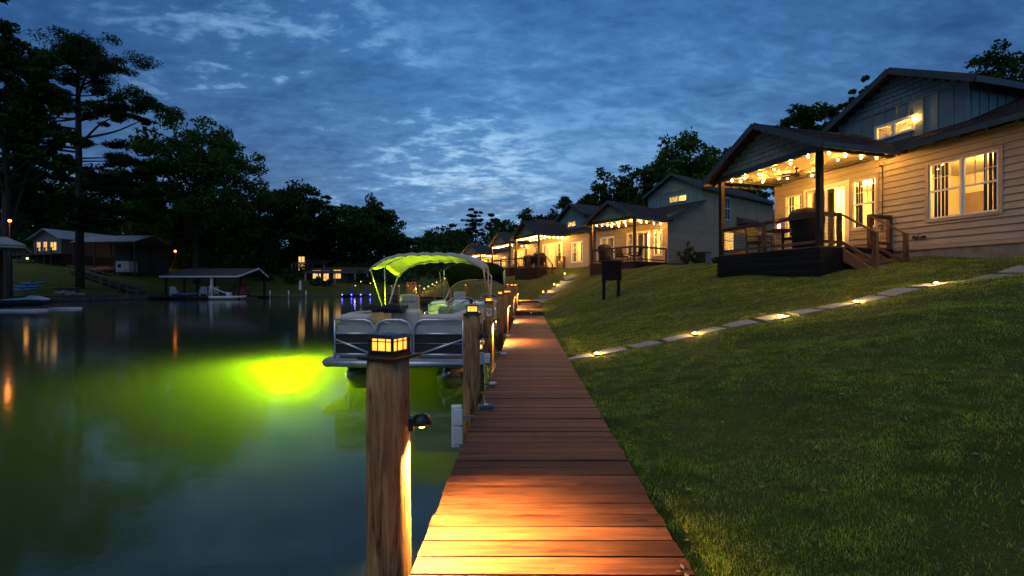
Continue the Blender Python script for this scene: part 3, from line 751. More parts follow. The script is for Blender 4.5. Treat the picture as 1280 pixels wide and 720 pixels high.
def roof_slab(mb,a,b,c,d,th=.09,courses=0):
    """roof slope; a-b eave line, d-c ridge line (same direction), thickness downwards"""
    A,B,C,D=[Vector(p) for p in (a,b,c,d)]; n=(B-A).cross(D-A).normalized()
    if n.z<0: n=-n
    n=n*th
    mb.hexa([A-n,B-n,C-n,D-n],[A,B,C,D])
    if courses:
        L=(D-A).length; k=int(L/.16); nn=n/th
        for i in range(k):
            t0,t1=i/k,(i+1.25)/k; t1=min(t1,1)
            e0,e1=A.lerp(D,t0),B.lerp(C,t0); f0,f1=A.lerp(D,t1),B.lerp(C,t1)
            W=(e1-e0).length; x=0; first=True
            while x<W-1e-3:
                w_=min(random.uniform(.25,.45),W-x); s0,s1=x/W,(x+w_)/W-.004/W
                p0,p1=e0.lerp(e1,s0),e0.lerp(e1,s1); q0,q1=f0.lerp(f1,s0),f0.lerp(f1,s1); up=nn*random.uniform(.012,.02)
                mb.add([p0+up,p1+up,q1+nn*.003,q0+nn*.003,p0+nn*.001,p1+nn*.001],[(0,1,2,3),(4,5,1,0)])
                x+=w_
def window(parent,xf,u0,u1,z0,z1,units=1,curt=True,grid=(3,2),nx=-1,upper=False,trim=None):
    """window in a wall plane x=xf facing -x; casing is the part, sash/pane/curtain its pieces"""
    tr=.07 if not upper else .045; m=MB()
    m.box(xf-.035,xf+.02,u0-tr,u0+.01,z0-tr,z1+tr); m.box(xf-.035,xf+.02,u1-.01,u1+tr,z0-tr,z1+tr)
    m.box(xf-.035,xf+.02,u0+.01,u1-.01,z1-.01,z1+tr); m.box(xf-.05,xf+.02,u0+.01,u1-.01,z0-tr,z0+.01)
    wn=m.build('window',trim or M['white'],parent)
    s=MB(); pn=MB(); W=(u1-u0)/units; c=MB()
    for k in range(units):
        a,b=u0+W*k+.008,u0+W*(k+1)-.008; f=.045 if not upper else .022
        for (ya,yb,za,zb) in ((a,a+f,z0+.01,z1-.01),(b-f,b,z0+.01,z1-.01),(a+f,b-f,z1-.01-f,z1-.01),(a+f,b-f,z0+.01,z0+.01+f)): s.box(xf-.012,xf+.03,ya,yb,za,zb)
        zm=(z0+z1)/2 if not upper else z0+.03
        if not upper: s.box(xf-.018,xf+.032,a+f,b-f,zm-.022,zm+.022)
        for i in range(1,grid[0]):
            yy=a+f+(b-a-2*f)*i/grid[0]; s.box(xf-.004,xf+.008,yy-.007,yy+.007,zm+.022,z1-.045)
        for i in range(1,grid[1]):
            zz=zm+(z1-.045-zm)*i/grid[1]; s.box(xf-.0045,xf+.0085,a+f,b-f,zz-.007,zz+.007)
        pn.box(xf+.010,xf+.014,a+.02,b-.02,z0+.03,z1-.03)
        if k: g_=.0115 if not upper else .045; s.box(xf-.034,xf+.034,u0+W*k-g_,u0+W*k+g_,z0+.002,z1-.002)
    s.build('sash',M['white'],wn); pn.build('pane',M['glass'],wn)
    if curt:
        for k in range(2):
            wd=(u1-u0)*(.30 if units==1 else .24); a=u0+.02 if k==0 else u1-.02-wd; cm=MB(); n=28; secs=[]
            top=[];bot=[]
            q=max(3,int(wd/.075))
            for i in range(q):           # hanging pleats with slits of light between them
                yc=a+wd*(i+.5)/q+random.uniform(-.008,.008); hw_=wd/q*random.uniform(.28,.46); xx=xf+.14+random.uniform(-.02,.02)
                rg=[(xx+.030*math.cos(2*math.pi*j/8),yc+hw_*math.sin(2*math.pi*j/8)) for j in range(8)]
                cm.loft([[(p[0],p[1],z0-.15) for p in rg],[(p[0],yc+(p[1]-yc)*.8,z1+.02) for p in rg]])
            cm.build('curtain',M['curtain'],wn)
    return wn
def sliding_door(parent,xf,u0,u1,z1):
    m=MB(); t=.08
    m.box(xf-.035,xf+.05,u0-t,u0,.0,z1+t); m.box(xf-.035,xf+.05,u1,u1+t,.0,z1+t); m.box(xf-.035,xf+.05,u0,u1,z1,z1+t); m.box(xf-.05,xf+.05,u0,u1,.0,.03)
    d=m.build('sliding_door',M['white'],parent); s=MB(); p=MB(); um=(u0+u1)/2
    for a,b,o in ((u0,um+.03,.0),(um-.03,u1,.045)):
        s.box(xf+o-.02,xf+o+.02,a+.005,a+.07,.03,z1); s.box(xf+o-.02,xf+o+.02,b-.07,b-.005,.03,z1); s.box(xf+o-.0195,xf+o+.0195,a+.07,b-.07,z1-.08,z1-.002); s.box(xf+o-.0195,xf+o+.0195,a+.07,b-.07,.03,.13)
        p.box(xf+o-.003,xf+o+.003,a+.07,b-.07,.13,z1-.08)
    s.build('sash',M['white'],d); p.build('pane',M['glass'],d)
    h=MB(); h.tube([(xf-.05,um+.0,1.0),(xf-.05,um+.0,1.2)],.01,8); h.box(xf-.05,xf-.02,um-.008,um+.008,1.0,1.02); h.box(xf-.05,xf-.02,um-.008,um+.008,1.18,1.2); h.build('handle',M['black'],d)
    return d
HOUSE_FOOT=[]
def house(label,x,y,floor,theta,W=4.0,D=2.7,u0=-5.0,u1=4.17,skirt=.9,up_c=.82,up_h=1.85,V=4.0,depth=13,wins=(),door=(1.39,2.87),up_top=4.49,up_win=(.36,1.45),
          colors=('post_dark','skirt_dark','siding'),stairs=True,mesh_rail=True,side_wall=False,detail=1,power=100,low=1.6):
    post,skt,sid=[M[c] for c in colors]
    t=thing('lake_house',label,'house',(x,y,floor),theta)
    HOUSE_FOOT.append((x,y,theta,-.05,W+.05,0)); HOUSE_FOOT.append((x+math.cos(theta)*D,y+math.sin(theta)*D,theta,u0,u1,0))
    pitch=.546; ev=2.68
    # walls ------------------------------------------------------------
    op=[(w[0]-u0-.0,w[1]-u0,w[2],w[3]) for w in wins]+[(door[0]-u0,door[1]-u0,0,2.2)]
    m=MB(); siding(m,(0,1),(D,u0),(-1,0),u1-u0,0.0,2.72,op)
    wall=m.build('wall',[sid,M['joint_shade']],t)
    m=MB(); siding(m,(1,0),(D+.1,u0),(0,-1),depth-D,0.0,2.95 if not side_wall else 3.2); siding(m,(1,0),(D+.1,u1),(0,1),depth-D,0,2.95); m.box(depth-.1,depth,u0+.12,u1-.12,0,3.3)
    m.build('side_wall',[sid if not side_wall else M['siding_grey'],M['joint_shade']],t)
    for yy,s in ((u0,-1),(u1,1)):
        m=MB(); m.box(D-.030,D+.09,yy-.03 if s<0 else yy-.09,yy+.09 if s<0 else yy+.03,-.02,2.72); m.build('corner_board',M['trim_tan'],t)
    m=MB(); m.box(D-.028,D+.0,u0+.09,u1-.09,-.10,.0); m.build('water_table',M['trim_tan'],t)
    m=MB(); m.box(D+.005,depth,u0+.01,u1-.01,-low,-.002); m.build('foundation',M['concrete'],t)
    # interior ---------------------------------------------------------
    m=MB(); xi,xo=D+.105,D+3.9; a,b=u0+.12,u1-.12
    m.box(xo,xo+.05,a,b,0.0,2.6); m.box(xi,xo,a-.01,a+.02,.0,2.6); m.box(xi,xo,b-.02,b+.01,.0,2.6); m.box(xi,xo,a,b,2.5,2.56)
    um=(door[1]+.35); m.box(xi+1.6,xo,um,um+.06,0,2.5); m.box(xi+1.3,xo,door[0]-.65,door[0]-.59,0,2.5)
    m.build('interior_wall',M['interior'],t); m=MB(); m.box(xi,xo,a,b,-.001,.02); m.build('interior_floor',M['intfloor'],t)
    m=MB(); m.box(xo-.06,xo-.001,door[0]-.3,door[0]+.5,.02,2.05); m.box(xo-.4,xo-.001,door[1]-.6,door[1]+.2,.02,.9); m.box(xo-1.2,xo-.3,u0+3.0,u0+3.9,.02,.55); m.build('interior_furniture',M['trim_tan'],t)
    m=MB(); m.box(xo-.03,xo-.002,door[0]+.72,door[0]+1.15,1.25,1.75); m.box(xo-.03,xo-.002,.0,.62,1.2,1.9); m.box(xo-.5,xo-.01,u0+2.2,u0+2.9,.02,1.5); m.build('interior_picture',M['intfloor'],t)
    lamp('POINT',(D+1.9,(door[0]+door[1])/2,2.2),power,(1,.60,.165),.12,t)
    if u0<-3: lamp('POINT',(D+1.7,u0*.33-.1,2.2),power*.9,(1,.60,.165),.12,t)
    # windows and door ---------------------------------------------------
    for w in wins: window(t,D,w[0],w[1],w[2],w[3],w[4] if len(w)>4 else 1,trim=M['trim_tan'] if detail==2 else None)
    sliding_door(t,D,door[0],door[1],2.2)
    # main roof ------------------------------------------------------------
    ms=.40; vr=(D-.4+depth)/2; zt=lambda v: ev+.10+ms*(v-(D-.4))
    roof=MB(); roof_slab(roof,(D-.4,u0-.3,zt(D-.4)),(D-.4,u1+.3,zt(D-.4)),(V+.03,u1+.3,zt(V+.03)),(V+.03,u0-.3,zt(V+.03)),.09,detail)
    if not side_wall:
        for ya,yb in ((u0-.3,up_c-up_h+.03),(up_c+up_h-.03,u1+.3)):
            roof_slab(roof,(V+.03,ya,zt(V+.03)),(V+.03,yb,zt(V+.03)),(vr,yb,zt(vr)),(vr,ya,zt(vr)),.09,detail)
    if not side_wall: roof_slab(roof,(depth+.3,u1+.3,zt(D-.4)-.1),(depth+.3,u0-.3,zt(D-.4)-.1),(vr,u0-.3,zt(vr)),(vr,u1+.3,zt(vr)),.09,0)
    rf=roof.build('roof',M['shingle'],t)
    m=MB(); m.box(D-.435,D-.402,u0-.3,u1+.3,ev-.03,ev+.115)
    vend=V if side_wall else vr
    for yy in (u0-.3,u1+.3): m.beam((D-.4,yy,zt(D-.4)-.09),(vend,yy,zt(vend)-.09),.035,.17)
    m.build('fascia',M['fascia'],rf)
    m=MB(); yy=u0-.1 if not side_wall else 99
    while yy<u1+.3:
        if not(-.5<yy<W+.5): m.beam((D-.40,yy,ev-.055),(D+.05,yy,ev+.115),.045,.10)
        yy+=.55
    m.build('rafter_tail',M['fascia'],rf) if m.v else None
    if not side_wall:
        m=MB()
        for yy in (u0+.02,u1-.1): m.prism([(D+.1,2.9),(depth,2.9),(vr,zt(vr)-.1)],'y',yy,yy+.08)
        m.build('gable_wall',M['slate'],t)
    # upper storey ---------------------------------------------------------
    a,b=up_c-up_h,up_c+up_h; top=lambda yy: up_top+.02+pitch*(up_h+.35-abs(yy-up_c))-.16
    zb=zt(V)-.35; zsh=top(a)+.0
    m=MB(); wo=[(up_win[0]-a,up_win[1]-a,zt(V)+.22,zt(V)+.62)]
    battens(m,(0,1),(V,a),(-1,0),b-a,zb,zsh,wo,.36)
    m.box(V-.032,V-.002,a,b,zsh,zsh+.05)
    um_=m.build('upper_wall',[M['slate'],M['joint_shade_blue']],t)
    m=MB(); gable_shingles(m,V,a,b,zsh+.051,pitch,.15); m.build('upper_gable',[M['slate'] if not side_wall else M['sage'],M['joint_shade_blue']],t)
    m=MB(); battens(m,(1,0),(V+.08,a),(0,-1),depth-V-.08,zb if not side_wall else 2.7,zsh+.12,(),.36); battens(m,(1,0),(V+.08,b),(0,1),depth-V-.08,zb,zsh+.12,(),.36); m.box(depth-.08,depth,a+.09,b-.09,zb,zsh+.2)
    if side_wall: m.prism([(D+.1,3.2),(V+.08,3.2),(V+.08,zt(V)-.12),(D+.1,zt(D)-.1)],'y',a-.0,a+.08)
    m.build('upper_side_wall',[M['slate'] if not side_wall else M['siding_grey'],M['joint_shade_blue'] if not side_wall else M['joint_shade']],t)
    m=MB(); m.box(V-.04,V-.0325,a-.03,a+.06,zb,zsh+.05); m.build('corner_board',M['slate'],t); m=MB(); m.box(V-.04,V-.0325,b-.06,b+.03,zb,zsh+.05); m.build('corner_board',M['slate'],t)
    window(t,V,up_win[0],up_win[1],zt(V)+.22,zt(V)+.62,2,False,(3,2),upper=True,trim=M['white'])
    m=MB(); m.box(V+1.6,V+1.65,a+.1,b-.1,zb,zsh); m.box(V+.09,V+1.6,a+.09,a+.13,zb,zsh); m.box(V+.09,V+1.6,b-.13,b-.09,zb,zsh); m.box(V+.09,V+1.6,a+.13,b-.13,zsh-.03,zsh); m.box(V+.09,V+1.6,a+.13,b-.13,zt(V)+.0,zt(V)+.03)
    m.build('interior_wall',M['interior'],t); lamp('POINT',(V+1.25,(up_win[0]+up_win[1])/2,zt(V)+.10),power*.6,(1,.60,.165),.08,t)
    rg=up_top+.02+pitch*(up_h+.35); lo=up_top+.02
    m=MB(); roof_slab(m,(V-.35,a-.35,lo),(depth+.3,a-.35,lo),(depth+.3,up_c,rg),(V-.35,up_c,rg),.09,detail if detail>1 else 0); roof_slab(m,(depth+.3,b+.35,lo),(V-.35,b+.35,lo),(V-.35,up_c,rg),(depth+.3,up_c,rg),.09,0)
    ur=m.build('upper_roof',M['shingle'],t)
    m=MB()
    for s in (-1,1):
        e=up_c+s*(up_h+.35); m.beam((V-.37,e,lo-.075),(V-.37,up_c,rg-.075),.035,.19)
        m.box(V-.35,depth+.3,e-.017,e+.017,lo-.17,lo+.005)
    m.build('fascia',M['fascia'],ur)
    # porch -----------------------------------------------------------------
    m=MB(); n=int(W/.13)
    for i in range(n): m.box(-.04,D-.04,W*i/n+.003,W*(i+1)/n-.003,-.035,-.001)
    m.build('porch_floor',M['deck_board'],t)
    sk=MB(); z=-.045
    while z>-skirt-.4:
        sk.box(-.03,.0,-.028,W+.03,z-.135,z); sk.box(-.0,D-.05,-.03,-.0,z-.135,z); sk.box(-.0,D-.05,W,W+.03,z-.135,z); z-=.145
    sk.box(.02,D-.1,.02,W-.02,-skirt-.4,-.06); sk.build('porch_skirt',skt,t)
    for yy in (.075,W-.075):
        m=MB(); m.box(.0,.14,yy-.07,yy+.07,-skirt*.0-.0,2.62); m.build('porch_post',post,t,bevel=.008)
    m=MB(); m.box(.005,.135,-.02,W+.02,2.622,2.80); m.box(.135,D-.002,.0,.12,2.622,2.80); m.box(.135,D-.002,W-.12,W,2.622,2.80); m.build('porch_beam',post if colors[0]=='post_brown' else M['fascia'],t)
    m=MB(); n=int(D/.2)
    for i in range(n): m.box(.14+(D-.15)*i/n,.14+(D-.15)*(i+1)/n-.006,.125,W-.125,2.72,2.745)
    m.build('porch_ceiling',M['soffit'],t)
    um=W/2; hw=W/2+.4; za=ev+.04; zr=za+pitch*hw; back=V-.02
    m=MB(); roof_slab(m,(-.35,-.4,za),(D+.05,-.4,za),(back,um,zr),(-.35,um,zr),.09,detail); roof_slab(m,(D+1.6,W+.4,za),(-.35,W+.4,za),(-.35,um,zr),(D+1.6,um,zr),.09,detail)
    # fill between wall line and upper storey on the near slope
    roof_slab(m,(D+.05,-.4,za),(back,-.35+.0,zt(back)+.0),(back,um,zr),(back,um,zr),.06) if False else None
    pr=m.build('porch_roof',M['shingle'],t)
    m=MB()
    for s in (-1,1): m.beam((-.37,um+s*hw,za-.075),(-.37,um,zr-.075),.035,.19)
    for s in (-1,1):
        m.box(-.35,D-.44,um+s*hw-.017,um+s*hw+.017,za-.16,za+.005)
    m.build('fascia',M['fascia'],pr)
    m=MB(); v=.1
    while v<D-.3:
        for s,e in ((-1,-.36),(1,W+.36)): m.beam((v,e,za-.125),(v,e-s*.45,za+.12),.045,.09)
        v+=.38
    m.build('rafter_tail',M['fascia'],pr)
    m=MB(); gable_shingles(m,.06,-.15,W+.15,2.805,pitch,.16); m.build('porch_gable',[M['sage'],M['joint_shade_blue']],t)
    # railings
    def rail(p,q,name='railing',mesh=mesh_rail):
        p=Vector(p);q=Vector(q); m=MB(); up=Vector((0,0,1))
        m.beam(p+up*.93,q+up*.93,.09,.035); m.beam(p+up*.87,q+up*.87,.035,.07); m.beam(p+up*.13,q+up*.13,.035,.085)
        r=m.build(name,M['rail'],t)
        if mesh:
            L=(q-p).length; d=(q-p)/L; g=MB(); k=int(L/.10)
            for i in range(1,k): c=p+d*(L*i/k); g.beam(c+up*.16,c+up*.84,.005,.005)
            for i in range(1,7): g.beam(p+up*(.16+.68*i/7),q+up*(.16+.68*i/7),.005,.005)
            g.build('wire_mesh',M['bronze'],r)
    rail((.07,.15,0),(.07,um-.05,0)); rail((.07,um+.05,0),(.07,W-.15,0))
    m=MB(); m.box(.02,.12,um-.05,um+.05,0,.92); m.build('rail_post',post if post!=M['post_dark'] else M['rail'],t)
    sx=.76 if stairs else D-.05
    rail((.15,.07,0),(sx-.05,.07,0)); rail((.15,W-.07,0),(D-.1,W-.07,0))
    m=MB(); m.box(sx-.05,sx+.05,.02,.12,0,.95); m.build('rail_post',M['rail'],t,bevel=.005)
    if stairs:                # flight on the near side, falling towards the viewer
        ns=4; rise=skirt/ns; s0,s1=sx+.03,1.84; st=MB()
        rail((s1+.05,.07,0),(D-.1,.07,0)); m=MB(); m.box(D-.12,D-.03,.02,.12,0,.95); m.build('rail_post',M['rail'],t); m=MB(); m.box(s1+.0,s1+.09,.02,.12,0,.95); m.build('rail_post',M['rail'],t)
        for i in range(1,ns): 
            st.box(s0,s1,-.03-.29*i,-.03-.29*(i-1)+.02,-rise*i-.04,-rise*i); st.box(s0+.02,s1-.02,-.03-.29*i+.02,-.03-.29*i+.045,-rise*(i+1),-rise*i-.041)
        so_=st.build('stairs',M['step_wood'],t)
        for xx in (s0,s1):
            m=MB(); m.box(xx-.045,xx+.045,-.03-.29*(ns-1)-.05,-.03-.29*(ns-1)+.04,-skirt-.1,-rise*(ns-1)+.95); m.build('newel_post',M['rail'],so_)
            m=MB(); m.beam((xx,.07,.93),(xx,-.03-.29*(ns-1),-rise*(ns-1)+.95),.09,.035); m.beam((xx,.07,.15),(xx,-.03-.29*(ns-1),-rise*(ns-1)+.17),.035,.08); m.build('handrail',M['rail'],so_)
            m=MB(); m.hexa([(xx-.02,-.03-.29*(ns-1),-skirt-.06),(xx+.02,-.03-.29*(ns-1),-skirt-.06),(xx+.02,-.035,-rise-.2),(xx-.02,-.035,-rise-.2)],[(xx-.02,-.03-.29*(ns-1),-skirt+.16),(xx+.02,-.03-.29*(ns-1),-skirt+.16),(xx+.02,-.035,-.05),(xx-.02,-.035,-.05)]); m.build('stringer',M['step_wood'],so_)
    return t
def to_world(t,p):
    c,s=math.cos(t.rotation_euler.z),math.sin(t.rotation_euler.z); o=t.location
    return Vector((o.x+p[0]*c-p[1]*s,o.y+p[0]*s+p[1]*c,o.z+p[2]))
BULB=MB(); BULB.ball((0,0,0),.0195,10); BULB=BULB.build('bulb',M['bulb']); COL.objects.unlink(BULB)
SOCK=MB(); SOCK.tube([(0,0,.022),(0,0,.06)],.014,8); SOCK=SOCK.build('socket',M['black']); COL.objects.unlink(SOCK)
def string_lights(h,runs,label,scale=1):
    """runs: local poly-lines under the porch roof; the wire sags, bulbs hang from it"""
    t=thing('string_lights',label,'string lights',tuple(to_world(h,(0,0,2.5))),h.rotation_euler.z,'string lights under the porch roofs')
    w=MB(); spots=[]
    for (a,b,n) in runs:
        a=Vector(a)-Vector((0,0,2.5));b=Vector(b)-Vector((0,0,2.5)); pts=[]
        for i in range(n*4+1):
            s=i/(n*4); pts.append(a.lerp(b,s)-Vector((0,0,.10*4*s*(1-s)*((b-a).length/4))))
        w.tube(pts,.006,5)
        for i in range(n): 
            s=(i+.5)/n; spots.append(a.lerp(b,s)-Vector((0,0,.10*4*s*(1-s)*((b-a).length/4)+.065)))
    w.build('wire',M['black'],t)
    for p in spots:
        b=share(BULB,'bulb',t,p); b.scale=(scale,)*3; share(SOCK,'socket',b)
    return t
W_STD=((-2.38,-.89,.68,2.18,2),(.476,1.23,.68,2.2,1),(3.0,3.74,.68,2.2,1))
hA=house('nearest tan lake house with dark covered porch, wide lit window and blue upper gable',8.46,12.5,2.36,R(15),wins=W_STD,detail=2,skirt=.88,power=700)
hB=house('second lake house with brown railed porch and bare tan side wall behind the lawn sign',7.55,28,2.87,R(36),W=3.75,D=3.3,u0=0.0,u1=6.3,skirt=.7,up_c=2.26,up_h=2.26,V=7.3,depth=18,
    wins=((.44,1.08,.55,2.2,1),(2.85,3.3,.6,2.2,1),(4.6,5.85,.6,2.1,2)),door=(1.3,2.5),up_top=5.45,up_win=(1.2,2.6),colors=('post_brown','skirt_brown','siding'),stairs=False,mesh_rail=False,side_wall=True,power=700)
hC=house('third lake house with stone steps lit below its porch and a tall tan wall',2.17,37.5,2.95,R(28),wins=((-2.4,-.95,.4,2.0,2),(.5,1.2,.5,2.2,1),(3.0,3.6,.5,2.2,1)),u0=-3.2,skirt=1.0,
    colors=('post_brown','skirt_brown','siding'),detail=1,power=700,low=2.2)
hD=house('fourth lake house with string lit porch partly behind the third house',-.3,50,3.5,R(30),W=4.2,wins=W_STD,u0=-5,skirt=1.3,colors=('post_brown','skirt_brown','siding'),detail=0,mesh_rail=False,power=600,low=2.5)
hE=house('fifth lake house with pale lit porch gable farther along the cove',-4.4,63,3.3,R(40),W=4.4,wins=W_STD,u0=-5,skirt=1.4,colors=('post_brown','skirt_brown','siding'),detail=0,mesh_rail=False,stairs=False,power=600,low=2.5)
hF=house('farthest dark roofed lake house at the end of the row above the boat canopy',-9.3,82,3.2,R(40),W=4.4,wins=W_STD,u0=-5,skirt=1.6,colors=('post_brown','skirt_brown','siding_grey'),detail=0,mesh_rail=False,stairs=False,power=0.01,low=2.5)
string_lights(hA,[((.15,.2,2.68),(.15,3.8,2.68),6),((.2,.15,2.7),(2.55,.15,2.7),4),((.3,3.8,2.7),(2.5,2.0,2.7),4),((1.3,.2,2.7),(1.4,3.8,2.7),5)],'string of glowing round bulbs under the nearest dark porch')
string_lights(hB,[((.15,.2,2.62),(.15,3.55,2.62),7),((.2,.1,2.62),(3.1,.1,2.62),4),((1.4,.3,2.66),(1.5,3.5,2.66),5)],'string of glowing bulbs under the brown porch behind the lawn sign',1.25)
string_lights(hC,[((.1,.2,2.64),(.1,3.8,2.64),8),((.1,.1,2.64),(2.6,.1,2.64),6),((2.3,-.4,2.5),(2.3,-3.0,2.5),0) if False else ((1.3,.2,2.66),(1.3,3.8,2.66),6)],'string of glowing bulbs on the third house porch above the lit steps',1.5)
string_lights(hD,[((.0,.1,2.5),(.0,4.1,2.5),8),((.1,.1,2.5),(2.6,.1,2.5),4)],'string of glowing bulbs on the fourth house porch',1.5)
string_lights(hE,[((.0,.1,2.5),(.0,4.3,2.5),9),((.1,.1,2.5),(2.6,.1,2.5),5)],'string of glowing bulbs on the fifth house porch above the boat canopy',1.5)
# ------------------------------------------------------------------ things on the porches
def grill(h,p,rz,label,s=1):
    t=thing('covered_grill',label,'grill',tuple(to_world(h,p)),h.rotation_euler.z+rz,'covered grills on the porches')
    m=MB(); secs=[]
    for z,a,b in ((.05,.30,.27),(.5,.33,.28),(.78,.42,.30),(.95,.44,.31),(1.08,.36,.27),(1.15,.20,.16)):
        ring=[]
        for k in range(20):
            an=2*math.pi*k/20; c,sn=math.cos(an),math.sin(an); e=.45
            ring.append((a*s*math.copysign(abs(c)**e,c)+.012*math.sin(5*an+z*9),b*s*math.copysign(abs(sn)**e,sn)+.012*math.sin(7*an),z*s))
        secs.append(ring)
    m.loft(secs); m.build('fabric_cover',M['blackcloth'],t)
    m=MB()
    for x in (-.24,.24):
        for y in (-.2,.2): m.tube([(x*s,y*s,0),(x*s,y*s,.1)],.025,8)
    m.build('caster',M['black'],t)
def patio_chair(h,p,rz,label):
    t=thing('patio_chair',label,'chair',tuple(to_world(h,p)),h.rotation_euler.z+rz,'dark chairs on the porches')
    m=MB(); m.box(-.28,.28,-.26,.28,.36,.44); m.build('seat',M['blackcloth'],t,bevel=.02)
    m=MB(); m.hexa([(-.28,.22,.42),(.28,.22,.42),(.28,.30,.42),(-.28,.30,.42)],[(-.28,.34,.98),(.28,.34,.98),(.28,.40,.98),(-.28,.40,.98)]); m.build('backrest',M['blackcloth'],t,bevel=.02)
    for x in (-.30,.30):
        m=MB(); m.box(x-.03,x+.03,-.26,.32,.58,.62); m.build('armrest',M['black'],t,bevel=.008)
        for y in (-.23,.26):
            m=MB(); m.box(x-.022,x+.022,y-.022,y+.022,0,.58); m.build('leg',M['black'],t)
def patio_table(h,p,label,r=.5):
    t=thing('patio_table',label,'table',tuple(to_world(h,p)),h.rotation_euler.z)
    m=MB(); m.lathe([(.001,.70),(r,.70),(r+.01,.715),(r,.73),(.001,.73)],24); m.build('tabletop',M['black'],t)
    m=MB(); m.lathe([(.26,0),(.25,.03),(.04,.06),(.035,.69),(.12,.70)],14); m.build('pedestal',M['black'],t)
grill(hA,(.62,.98,0),0,'black covered grill by the rail on the nearest dark porch',1.06)
patio_table(hA,(1.05,2.25,0),'round black table on the nearest dark porch')
patio_chair(hA,(.95,1.62,0),R(170),'dark chair beside the grill on the nearest porch')
patio_chair(hA,(.9,3.05,0),R(10),'dark chair at the far end of the nearest porch')
def candle(h,p,label,m):
    t=thing('table_lamp',label,'lamp',tuple(to_world(h,p)),0)
    b=MB(); b.lathe([(.05,0),(.05,.015),(.012,.03),(.012,.10)],12); b.build('base',M['bronze'],t); b=MB(); b.ball((0,0,.135),.035,10); b.build('globe',m,t)
candle(hA,(.85,2.2,.73),'small glowing amber lamp on the round porch table',M['bulb'])
candle(hA,(1.15,2.5,.73),'small cool white lamp on the round porch table',M['whitelamp'])
def fan(h,p):
    t=thing('ceiling_fan','dark ceiling fan hanging under the nearest porch roof','ceiling fan',tuple(to_world(h,p)),h.rotation_euler.z+.4)
    m=MB(); m.lathe([(.06,0),(.06,-.03),(.015,-.05),(.015,-.16),(.075,-.18),(.085,-.24),(.05,-.28),(.001,-.29)],16); m.build('motor',M['bronze'],t)
    for k in range(5):
        a=2*math.pi*k/5; c,s=math.cos(a),math.sin(a); m=MB()
        P=lambda u,v,z:(u*c-v*s,u*s+v*c,z)
        m.hexa([P(.08,-.03,-.215),P(.5,-.055,-.225),P(.5,.055,-.205),P(.08,.03,-.2)],[P(.08,-.03,-.205),P(.5,-.055,-.215),P(.5,.055,-.195),P(.08,.03,-.19)]); m.build('blade',M['bronze'],t)
fan(hA,(1.3,1.95,2.72))
grill(hB,(.55,2.95,0),0,'black domed covered grill at the left of the brown porch behind the sign',1.1)
patio_chair(hB,(1.0,.75,0),R(200),'dark chair at the right of the brown porch behind the sign')
patio_chair(hB,(1.0,1.85,0),R(-10),'dark chair in the middle of the brown porch behind the sign')
grill(hC,(.55,.75,0),0,'black covered grill at the near end of the third house porch',1.1)
grill(hC,(.6,2.6,0),0,'black covered grill in the middle of the third house porch',1.0)
patio_chair(hC,(.7,1.6,0),R(90),'dark chair between the two grills on the third house porch')
# hose tap, conduit and meter on house A are parts of it
def wall_bits():
    m=MB(); m.tube(smooth_path([(2.66,.36,2.55),(2.655,.36,2.45),(2.655,.28,2.36),(2.655,.28,1.2),(2.655,.30,.55)],5),.011,6); m.build('conduit',M['bronze'],hA)
    m=MB(); m.box(2.60,2.67,-.62,-.54,.20,.28); m.tube([(2.66,-.70,.22),(2.58,-.70,.22),(2.56,-.70,.17)],.016,8); m.tube([(2.6,-.70,.24),(2.6,-.70,.32)],.012,8); m.lathe([(.035,0),(.035,.012),(.001,.012)],10,(2.6,-.70,.32)); m.box(2.6,2.67,-.84,-.76,.21,.27); m.build('hose_tap',M['black'],hA)
    m=MB(); m.ball((3.94,.27,3.98),.018,8); m.build('eave_lamp',M['bulb'],hA)
wall_bits()
# side window, awning and hatch on house B near wall are parts of it
def side_bits(h):
    for (a,b,z0,z1,lit) in ((9.95,11.0,3.5,5.1,0),(9.75,11.5,1.2,2.55,1)):
        m=MB(); y=-.028
        m.box(a-.07,b+.07,y-.02,y+.0,z0-.07,z1+.07); wn=m.build('window',M['white'],h)
        p=MB(); p.box(a,b,y-.026,y-.022,z0,z1); p.build('pane',M['litpane'] if lit else M['darkpane'],wn)
        s=MB(); s.box(a,b,y-.04,y-.027,(z0+z1)/2-.03,(z0+z1)/2+.03)
        for i in (1,2): s.box(a+(b-a)*i/3-.012,a+(b-a)*i/3+.012,y-.039,y-.028,z0,z1)
        s.build('sash',M['white'],wn)
    m=MB(); m.hexa([(12,-.85,3.25),(15.2,-.85,3.25),(15.2,-.04,3.25),(12,-.04,3.25)],[(12,-.85,3.33),(15.2,-.85,3.33),(15.2,-.04,3.8),(12,-.04,3.8)]); m.build('awning',M['darkroof'],h)
def panes():
    b=N('lit_blind_pane'); tc=b.n('TexCoord'); f=noise(b,tc.outputs['Object'],3,3); c=ramp(b,f,[(.35,(.70,.33,.08)),(.65,(1,.60,.18))]); e=b.n('Emission'); b.l(c,e.inputs[0]); e.inputs[1].default_value=1.5
    b.l(e.outputs[0],b.out.inputs[0]); M['litpane']=b.m
    M['darkpane']=plain('dark_glass',(.01,.012,.016),.06,.1,4)
panes(); side_bits(hB)
